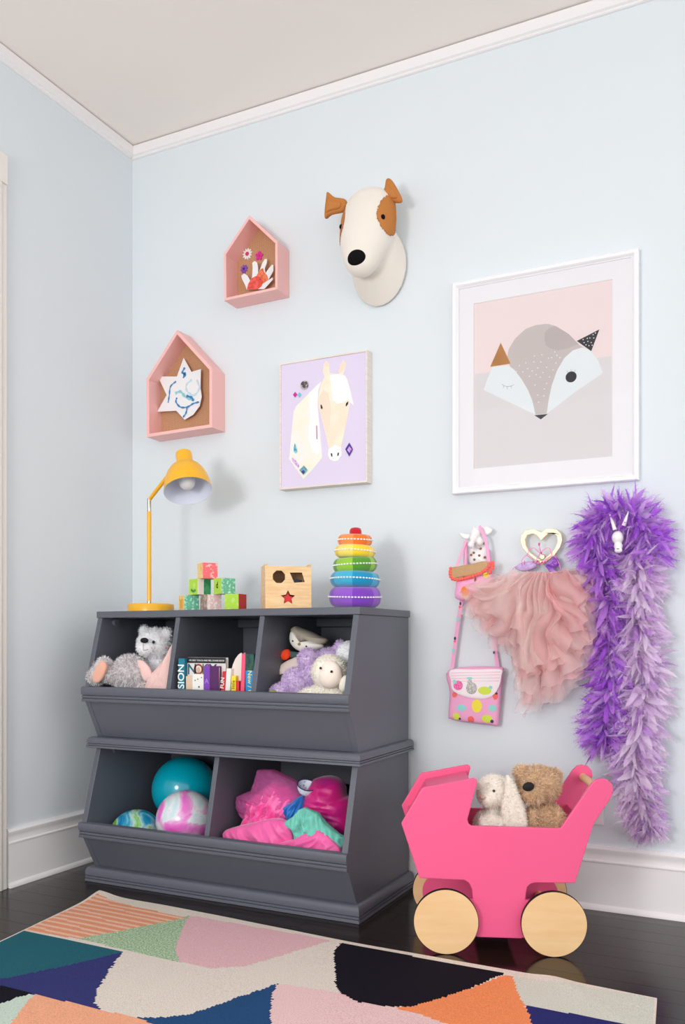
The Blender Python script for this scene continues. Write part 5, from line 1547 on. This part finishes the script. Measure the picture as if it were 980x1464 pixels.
# --- penguin plush, upper bin right
Pg = {'h':[(0.943,-0.27,0.852),(0.906,-0.27,0.866),(0.991,-0.27,0.843)],'hat':[(0.907,0.885),(0.923,0.896),(0.939,0.891),(0.981,0.877),(1.02,0.859),(1.041,0.852),(1.036,0.838),(1.007,0.829),(0.981,0.845),(0.955,0.836),(0.944,0.843),(0.933,0.866),(0.917,0.875)],'fc':[(0.918,0.877),(0.934,0.877),(0.95,0.861),(0.958,0.838),(0.966,0.831),(0.992,0.847),(1.018,0.84),(1.039,0.829),(1.005,0.811),(0.961,0.81),(0.931,0.824),(0.915,0.847)],'dr':[(0.873,0.747),(0.892,0.768),(0.924,0.785),(0.966,0.797),(0.997,0.781),(0.997,0.69),(0.958,0.689),(0.924,0.711),(0.9,0.741),(0.881,0.731)],'wg':[(0.866,0.748),(0.885,0.739),(0.907,0.716),(0.901,0.693),(0.858,0.685),(0.855,0.715)],'sc':[(0.883,0.789),(0.891,0.81),(0.912,0.819),(0.923,0.805),(0.92,0.791),(0.904,0.782)],'cl':[(0.912,0.812),(0.955,0.805),(0.96,0.787),(0.917,0.791)],'ey':[(0.939,-0.324,0.846),(0.99,-0.324,0.829)],'bk':[(0.965,-0.328,0.836)]}
pg = thing('plush_penguin', 'grey plush penguin with white face and orange scarf in the upper bin', 'plush toy', (0.95, -0.27, ZB))
m_tau = M('taupe_felt', (172, 162, 148), rough=0.95, spec=0.1, bump=0.3, bscale=600)
hp_ = Pg['h']
hd = obj('head', pillow(Pg['hat'], -0.275, 0.034, 0.034, rings=8, smooth_n=5), m_tau, pg, smooth=70)
obj('face', pillow(Pg['fc'], -0.295, 0.030, 0.012, rings=8, smooth_n=5), M('ivory_felt', (246, 240, 232), rough=.95), pg, smooth=70)
obj('body', blob([((0.955, -0.275, 0.715), (0.055, 0.05, 0.075)), ((0.960, -0.265, 0.665), (0.06, 0.06, 0.058))], voxel=0.007), m_tau, pg)
obj('dress', pillow(Pg['dr'], -0.315, 0.020, 0.016, rings=6, smooth_n=4, fold=0.003, fscale=40), M('shell_cotton', (240, 222, 212), rough=.9), pg, smooth=70)
obj('wing', pillow(Pg['wg'], -0.318, 0.010, 0.010, rings=5, smooth_n=4), m_tau, pg, smooth=70)
obj('scarf', pillow(Pg['sc'], -0.312, 0.009, 0.009, rings=5, smooth_n=4, fold=.003, fscale=90), M('orange_felt', (250, 74, 28), rough=.9), pg, smooth=70)
obj('collar', pillow(Pg['cl'], -0.30, 0.012, 0.02, rings=5, smooth_n=4), M('slate_felt', (72, 96, 98), rough=.9), pg, smooth=70)
for q in Pg['ey']:
    obj('eye', MB().ell(q, 0.0034), m_eye, pg, smooth=60)
obj('beak', MB().ell(Pg['bk'][0], (0.0055, 0.006, 0.0045)), M('olive_felt', (160, 148, 96), rough=.9), pg, smooth=60)

# --- lilac plush
Lp = {'a':[(1.019,-0.37,0.789),(1.08,-0.37,0.803),(0.981,-0.37,0.714),(0.928,-0.37,0.683),(1.032,-0.37,0.749),(1.115,-0.37,0.827)]}
lb = thing('lilac_plush', 'fluffy lilac plush toy slumped between the penguin and the lamb', 'plush toy', (1.0, -0.36, ZB))
m_lp = plushmat('lilac', (208, 180, 226), (222, 200, 234), 60)
A_ = Lp['a']
lme = blob([((A_[0][0], -0.365, A_[0][2]), (0.034, 0.032, 0.034)), ((A_[1][0], -0.33, A_[1][2] - .010), (0.048, 0.036, 0.030)), ((A_[4][0], -0.36, A_[4][2] - .012), (0.050, 0.042, 0.044)),
            ((A_[2][0], -0.385, A_[2][2]), (0.042, 0.040, 0.046)), ((A_[3][0] + .01, -0.40, A_[3][2] - .006), (0.036, 0.036, 0.032)), ((A_[5][0] - .004, -0.32, A_[5][2]), (0.020, 0.018, 0.022)), ((1.01, -0.35, 0.66), (0.06, 0.07, 0.053)), ((1.0, -0.36, 0.67), (0.05, 0.05, 0.06))], voxel=0.006)
obj('body', lme, m_lp, lb)
fur(lme, 8000, 0.010, 0.0008, m_lp, lb, seed=6, test=lambda q: q[2] > 0.66)

# --- cream lamb
Lm = {'h':[(1.13,-0.42,0.75),(1.096,-0.42,0.762),(1.164,-0.42,0.757),(1.135,-0.42,0.739)],'e':[(1.162,-0.48,0.754),(1.125,-0.48,0.764),(1.122,-0.48,0.724)],'b':[(1.089,-0.43,0.675),(1.15,-0.43,0.67)],'w':[(1.157,-0.36,0.812)]}
lm = thing('plush_lamb', 'cream plush lamb with a dot eye leaning on the bin side', 'plush toy', (1.13, -0.42, ZB))
m_cp = plushmat('cream', (244, 238, 226))
H_ = Lm['h'][0]
lme2 = blob([((H_[0] - .004, -0.425, H_[2]), (0.056, 0.050, 0.054)), ((Lm['b'][0][0], -0.42, 0.665), (0.062, 0.050, 0.042)), ((Lm['b'][1][0] - .01, -0.42, 0.655), (0.062, 0.050, 0.05)), ((1.125, -0.39, 0.655), (0.075, 0.075, 0.049)), ((Lm['b'][0][0] - .035, -0.445, 0.668), (.040, .022, .030), (0, -25, 0))], voxel=0.006)
obj('body', lme2, m_cp, lm)
obj('face', MB().ell((H_[0] + 0.012, -0.452, H_[2] - 0.006), (0.040, 0.030, 0.044)), M('lamb_face', (248, 232, 220), rough=.95), lm, smooth=70)
fur(lme2, 6000, 0.007, 0.0008, m_cp, lm, seed=7, test=lambda q: q[2] > 0.66 and not (q[1] < -0.455 and q[0] > H_[0] - 0.025 and q[2] < H_[2] + 0.03 and q[2] > H_[2] - 0.04))
for q, yy in ((Lm['e'][0], -0.4815), (Lm['e'][1], -0.482)):
    obj('eye', MB().ell((q[0], yy, q[2]), 0.004), m_eye, lm, smooth=60)
obj('ear', pillow([(1.174,0.721),(1.188,0.741),(1.205,0.737),(1.207,0.712),(1.188,0.69),(1.172,0.7)], -0.445, 0.012, 0.008, rings=5, smooth_n=4), m_cp, lm, smooth=60)
# --- white plush behind
wpz = Lm['w'][0]
wb_ = thing('white_plush', 'white plush toy tucked behind the lamb at the right of the upper bin', 'plush toy', (1.15, -0.30, ZB))
wme = blob([((1.150, -0.325, wpz[2] - .012), (0.048, 0.045, 0.046)), ((1.145, -0.30, 0.70), (0.055, 0.06, 0.08)), ((1.14, -0.29, 0.66), (0.06, 0.07, 0.053))], voxel=0.007)
obj('body', wme, m_wp, wb_)
fur(wme, 4000, 0.007, 0.0007, m_wp, wb_, seed=8, test=lambda q: q[2] > 0.7)
gl_ = thing('green_plush', 'olive green plush tip peeking over the bin edge below the penguin', 'plush toy', (0.93, -0.42, ZB))
obj('body', blob([((0.928, -0.43, 0.672), (0.024, 0.02, 0.020)), ((0.93, -0.41, 0.635), (0.03, 0.035, 0.029))], voxel=0.006), plushmat('olive', (150, 152, 90)), gl_)

# ================================================================== DRESS-UP CLOTHES IN THE LOWER BIN
def garment(name, label, outline, y, fr, bk, mat, fold=0.010, fs=22, seed=0, zmin=0.058, part='cloth', smooth_n=12):
    t = thing(name, label, 'clothing', (sum(p[0] for p in outline) / len(outline), y, 0.0525), group='dress-up clothes in the lower bin')
    o = obj(part, pillow([(min(max(p[0], 0.735), 1.203), max(p[1], zmin)) for p in outline], y, fr, bk, rings=30, smooth_n=smooth_n, fold=fold, fscale=fs, seed=seed), mat, t, smooth=80)
    return t, o
m_hot = M('hot_pink_satin', (244, 70, 160), rough=0.42, sheen=0.5, rgb2=(250, 110, 180), nscale=14)
m_hot2 = M('pink_satin_front', (240, 92, 166), rough=0.45, sheen=0.5)
m_magn = M('magenta_satin', (206, 0, 122), rough=0.38, sheen=0.4, rgb2=(160, 0, 120), nscale=10)
m_mint = M('mint_cotton', (122, 208, 190), rough=0.8, rgb2=(104, 190, 172), nscale=20)
m_blue = M('blue_satin', (10, 112, 196), rough=0.45, sheen=0.3)
m_shr = M_sheer('orchid_net', (226, 120, 190), 0.55)
K = {'t1':[(0.729,0.281),(0.731,0.32),(0.798,0.348),(0.822,0.417),(0.872,0.42),(0.923,0.402),(0.964,0.387),(0.994,0.354),(0.984,0.309),(0.964,0.189),(0.83,0.166),(0.761,0.245)],'t2':[(0.769,0.25),(0.785,0.291),(0.779,0.309),(0.832,0.345),(0.884,0.384),(0.935,0.37),(0.975,0.338),(0.975,0.308),(0.955,0.267),(0.955,0.175),(0.79,0.157),(0.753,0.217)],'f1':[(0.742,0.219),(0.785,0.239),(0.848,0.257),(0.924,0.278),(0.974,0.274),(0.997,0.241),(1.003,0.191),(1.003,0.114),(0.749,0.084),(0.741,0.181)],'f2':[(0.956,0.203),(1.015,0.226),(1.053,0.247),(1.091,0.263),(1.129,0.254),(1.162,0.228),(1.182,0.202),(1.189,0.141),(0.946,0.112),(0.951,0.172)],'mi':[(0.968,0.271),(1.003,0.293),(1.023,0.316),(1.042,0.324),(1.09,0.31),(1.114,0.282),(1.147,0.26),(1.182,0.243),(1.179,0.222),(1.165,0.183),(1.119,0.153),(1.042,0.144),(1.008,0.223),(1.001,0.246),(0.979,0.261)],'ma':[(0.972,0.315),(1.007,0.38),(1.022,0.398),(1.072,0.408),(1.113,0.392),(1.125,0.349),(1.147,0.329),(1.154,0.218),(1.111,0.178),(1.012,0.168),(0.982,0.236)],'bl':[(0.939,0.307),(0.969,0.327),(1.002,0.348),(1.007,0.309),(0.994,0.273),(0.989,0.229),(0.954,0.225),(0.947,0.277)],'cap':[(1.008,-0.36,0.371)],'sc':[(1.056,0.359),(1.084,0.357),(1.089,0.312),(1.084,0.184),(1.062,0.182),(1.059,0.318)]}
garment('net_skirt', 'sheer orchid net skirt at the back of the clothes heap', K['t1'], -0.345, 0.035, 0.05, m_shr, fold=0.012, fs=30, seed=1, smooth_n=-12)
garment('pink_dress', 'hot pink crumpled dress lying under the net skirt', K['t2'], -0.350, 0.035, 0.05, m_hot, fold=0.014, fs=26, seed=2, smooth_n=-12)
garment('pink_cape', 'glossy pink satin cape at the front left of the clothes heap', K['f1'], -0.428, 0.022, 0.03, m_hot2, fold=0.014, fs=18, seed=3, zmin=0.10)
garment('pink_tunic', 'rose pink satin tunic at the front right under the mint cloth', K['f2'], -0.452, 0.012, 0.015, m_hot2, fold=0.010, fs=18, seed=4, zmin=0.11)
garment('mint_top', 'crumpled mint green top lying across the clothes heap', K['mi'], -0.430, 0.016, 0.02, m_mint, fold=0.014, fs=34, seed=5, zmin=0.10, smooth_n=-12)
garment('magenta_dress', 'deep magenta satin dress at the right of the clothes heap', K['ma'], -0.310, 0.055, 0.05, m_magn, fold=0.018, fs=17, seed=6)
garment('blue_scarf', 'bright blue satin scarf in the middle of the clothes heap', K['bl'], -0.375, 0.02, 0.03, m_blue, fold=0.012, fs=34, seed=7)
garment('teal_scarf', 'dark teal scarf in the back right corner of the clothes heap', K['sc'], -0.19, 0.03, 0.03, M('dark_teal_satin', (10, 70, 92), rough=.5), fold=0.01, fs=30, seed=8)
cc = Vector(K['cap'][0])
cp = thing('cloth_cap', 'little white dotted cap with a blue rim on top of the magenta dress', 'clothing', tuple(cc - Vector((0, 0, 0.04))), group='dress-up clothes in the lower bin')
tilt = Matrix.Translation(cc + Vector((0.004, 0, 0.010))) @ Matrix.Rotation(radians(22), 4, 'Y') @ Matrix.Rotation(radians(16), 4, 'X')
obj('crown', MB().lathe([(0, -0.036), (0.012, -0.034), (0.022, -0.027), (0.029, -0.015), (0.032, 0.0), (0.030, 0.0), (0.027, -0.014), (0.020, -0.025), (0.010, -0.031), (0, -0.033)], 36, tilt),
    M('dotted_cotton', (226, 238, 248), rough=.8, rgb2=(150, 186, 220), nscale=90, namt=(.58, .64)), cp, smooth=60)
ring_pts = [tilt @ Vector((0.0315 * cos(a), 0.0315 * sin(a), 0.0005)) for a in [2 * pi * i / 36 for i in range(36)]]
obj('rim', MB().tube(ring_pts, 0.0018, n=8, closed=True), M('navy_binding', (30, 50, 110), rough=.7), cp, smooth=60)

# ================================================================== DOLL PRAM
PA, PANG = (1.566, -0.593), radians(22)
PU_, PN_ = Vector((cos(PANG), sin(PANG))), Vector((-sin(PANG), cos(PANG)))
def SL(u, off, z):
    return Vector((PA[0] + PU_.x * u + PN_.x * off, PA[1] + PU_.y * u + PN_.y * off, z))
m_pram = M('pink_pram_paint', (240, 94, 142), rough=0.42, spec=0.4)
m_ply = M('plywood', (240, 203, 154), rough=0.45, rgb2=(232, 188, 134), nscale=3, stretch=(2.5, 2.5, 14), detail=6, namt=(0.3, 0.75))
m_rub = M('black_rim', (20, 16, 18), rough=0.6)
pr_ = thing('doll_pram', 'pink wooden doll pram with four plywood wheels on the dark floor', 'toy pram', (PA[0], PA[1], 0), PANG)
PO = [(-0.121,0.348),(-0.071,0.199),(0.051,0.196),(0.063,0.188),(0.071,0.171),(0.076,0.118),(0.085,0.042),(0.206,0.041),(0.216,0.163),(0.219,0.18),(0.228,0.189),(0.241,0.193),(0.347,0.194),(0.397,0.355),(0.422,0.394),(0.442,0.425),(0.448,0.444),(0.445,0.461),(0.434,0.473),(0.418,0.477),(0.403,0.474),(0.39,0.462),(0.308,0.341),(0.07,0.344),(0.062,0.349),(0.059,0.361),(0.086,0.464),(0.084,0.471),(0.076,0.474),(-0.064,0.446)]
for o0 in (0.016, 0.272):
    obj('side_panel', MB().prism(PO, o0, o0 + 0.013, 'y'), m_pram, pr_, local=True, bevel=0.0025, seg=2)
def board(name, a, b, inset, th):
    """a board between the two side panels along the edge a-b, set in from the edge"""
    a, b = Vector(a), Vector(b)
    d = (b - a).normalized()
    nn = Vector((d.y, -d.x))
    p, q = a + nn * inset, b + nn * inset
    quad = [tuple(p), tuple(q), tuple(q + nn * th), tuple(p + nn * th)]
    obj(name, MB().prism(quad, 0.0292, 0.2718, 'y'), m_pram, pr_, local=True, bevel=0.001)
i_l, i_b, i_h, i_t = PO[0], PO[1], PO[-1], PO[-2]
board('hood_top', (i_h[0] + 0.010, i_h[1] - 0.002), (i_t[0] - 0.008, i_t[1] - 0.004), 0.014, 0.010)
board('hood_front', (i_l[0] + 0.005, i_l[1] + 0.006), (i_h[0] - 0.002, i_h[1] - 0.006), 0.020, 0.010)
board('foot_board', (i_b[0] + 0.004, i_b[1] + 0.016), (i_l[0] + 0.003, i_l[1] - 0.006), 0.016, 0.010)
obj('floor_board', MB().box(i_b[0] + 0.022, PO[12][0] - 0.022, 0.0292, 0.2718, i_b[1] + 0.010, i_b[1] + 0.020), m_pram, pr_, local=True)
board('back_board', (PO[13][0] - 0.004, PO[13][1] - 0.004), (PO[12][0] - 0.004, PO[12][1] + 0.016), 0.014, 0.010)
obj('cross_board', MB().box(PO[6][0] + 0.01, PO[7][0] - 0.01, 0.0292, 0.2718, PO[6][1] + 0.004, PO[6][1] + 0.016), m_pram, pr_, local=True)
hc_ = (0.419,0.441)
WU0, WU1 = 0.0, 0.288
for o0 in (0.0163, 0.2723):
    for cu_, edge, sg in ((WU0, PO[6][0], 1), (WU1, PO[7][0], -1)):
        lob = [(cu_ - sg * 0.058 * cos(a), 0.088 + 0.058 * sin(a)) for a in [-pi / 2 + pi * i / 16 for i in range(17)]]
        lob += [(edge + sg * 0.004, 0.146), (edge + sg * 0.004, 0.045)]
        obj('axle_mount', MB().prism(lob, o0, o0 + 0.0124, 'y'), m_pram, pr_, local=True)
def ytube(u, z, r, a, b, n=28):
    return MB().tube([(u, a, z), (u, b, z)], r, n=n)
obj('handle', ytube(hc_[0], hc_[1], 0.0115, 0.0290, 0.2720), m_ply, pr_, local=True, smooth=40)
WU = (0.0, 0.288)
WR = 0.088
for wu in WU:
    obj('axle', ytube(wu, WR, 0.011, 0.0085, 0.2925), m_ply, pr_, local=True, smooth=40)
    for a, b in ((-0.004, 0.009), (0.292, 0.305)):
        wo = obj('wheel', ytube(wu, WR, WR - 0.0016, a - 0.0005, b + 0.0005, 72), m_ply, pr_, local=True, smooth=40)
        obj('tyre', MB().add(
            [(wu + r_ * cos(t), y, WR + r_ * sin(t)) for y, r_ in ((a, WR - 0.0020), (a, WR - 0.0002), (b, WR - 0.0002), (b, WR - 0.0020)) for t in [2 * pi * i / 72 for i in range(72)]],
            [(k * 72 + i, k * 72 + (i + 1) % 72, ((k + 1) % 4) * 72 + (i + 1) % 72, ((k + 1) % 4) * 72 + i) for k in range(4) for i in range(72)]), m_rub, wo, local=True, smooth=40)

# --- bunny in the pram
ZF = i_b[1] + 0.0205
BN = {'h':[(0.14,0.418),(0.109,0.406),(0.139,0.428),(0.109,0.416),(0.136,0.342)],'e':[(0.172,0.471),(0.19,0.455),(0.207,0.418),(0.223,0.369),(0.227,0.321),(0.203,0.291),(0.172,0.31),(0.157,0.369),(0.165,0.418)]}
bn = thing('white_bunny', 'white plush bunny with a long drooping ear riding in the pink pram', 'plush toy', tuple(SL(BN['h'][0][0], 0.13, ZF)))
hh1 = BN['h'][0]
bme = blob([(SL(hh1[0], 0.13, hh1[1]), (0.048, 0.046, 0.050)), (SL(hh1[0] - 0.018, 0.098, hh1[1] - 0.012), (0.027, 0.026, 0.026)),
            (SL(hh1[0] - .006, 0.135, 0.315), (0.052, 0.050, 0.058)), (SL(hh1[0] - .006, 0.135, ZF + 0.058), (0.064, 0.062, 0.058)), (SL(hh1[0] - .035, .10, .315), (.018, .018, .045)), (SL(hh1[0] + .02, .095, .31), (.02, .02, .05))], voxel=0.005)
m_bw = plushmat('bunny', (244, 236, 226), (236, 226, 214), 90)
obj('body', bme, m_bw, bn)
fur(bme, 6000, 0.006, 0.0006, m_bw, bn, seed=21, test=lambda q: q[2] > 0.28)
EO = BN['e']
ear_me = pillow(EO, 0.0, 0.014, 0.012, rings=8, smooth_n=5).mesh('ear', 70)
ear_me.transform(Matrix(((PU_.x, PN_.x, 0, SL(0, 0.085, 0).x), (PU_.y, PN_.y, 0, SL(0, 0.085, 0).y), (0, 0, 1, 0), (0, 0, 0, 1))))
eo_ = obj('ear', ear_me, m_bw, bn)
fur(ear_me, 3000, 0.006, 0.0006, m_bw, eo_, seed=22)
e_l = BN['h'][2]
obj('eye', MB().ell(SL(e_l[0] - .002, 0.0855, e_l[1]), 0.0042), m_eye, bn, smooth=60)
obj('nose', MB().ell(SL(BN['h'][3][0] - .004, 0.0745, BN['h'][3][1] - .004), (0.009, 0.007, 0.006)), M('bunny_nose', (206, 176, 164), rough=.9), bn, smooth=60)

# --- shaggy bear in the pram
BR = {'h':[(0.269,0.436),(0.218,0.472),(0.32,0.465),(0.243,0.436),(0.234,0.445),(0.287,0.351),(0.241,0.36)]}
br = thing('shaggy_bear', 'shaggy tan plush bear with a black nose riding in the pink pram', 'plush toy', tuple(SL(BR['h'][0][0], 0.15, ZF)))
q0, q1, q2, q3, q4, q5, q6 = BR['h']
sme = blob([(SL(q0[0], 0.15, q0[1]), (0.060, 0.056, 0.052)), (SL(q1[0] + .004, 0.155, q1[1] - .002), (0.022, 0.016, 0.022)), (SL(q2[0] - .004, 0.165, q2[1] - .006), (0.022, 0.016, 0.022)),
            (SL(q3[0] + .004, 0.105, q3[1] - 0.014), (0.034, 0.034, 0.030)), (SL(q5[0], 0.15, 0.335), (0.050, 0.046, 0.055)), (SL(q5[0], 0.15, ZF + 0.062), (0.062, 0.060, 0.062)),
            (SL(q6[0] + .004, 0.115, 0.330), (0.022, 0.022, 0.050)), (SL(q5[0] + .03, 0.115, 0.325), (0.022, 0.022, 0.050))], voxel=0.005)
m_tan = plushmat('tan', (224, 188, 150), (200, 160, 124), 120)
m_tan2 = plushmat('tan_light', (240, 212, 180))
obj('body', sme, m_tan, br)
fur(sme, 15000, 0.0135, 0.0007, m_tan, br, seed=23, gravity=0.25, spread=0.7, curl=0.9, test=lambda q: q[2] > 0.27, mats2=[m_tan2])
nz = SL(q4[0] - .004, 0.0695, q4[1] - 0.001)
obj('nose', MB().ell(nz, (0.0165, 0.010, 0.0125), (0, -14, 22)), M('black_velour', (18, 14, 18), rough=.8), br, smooth=60)
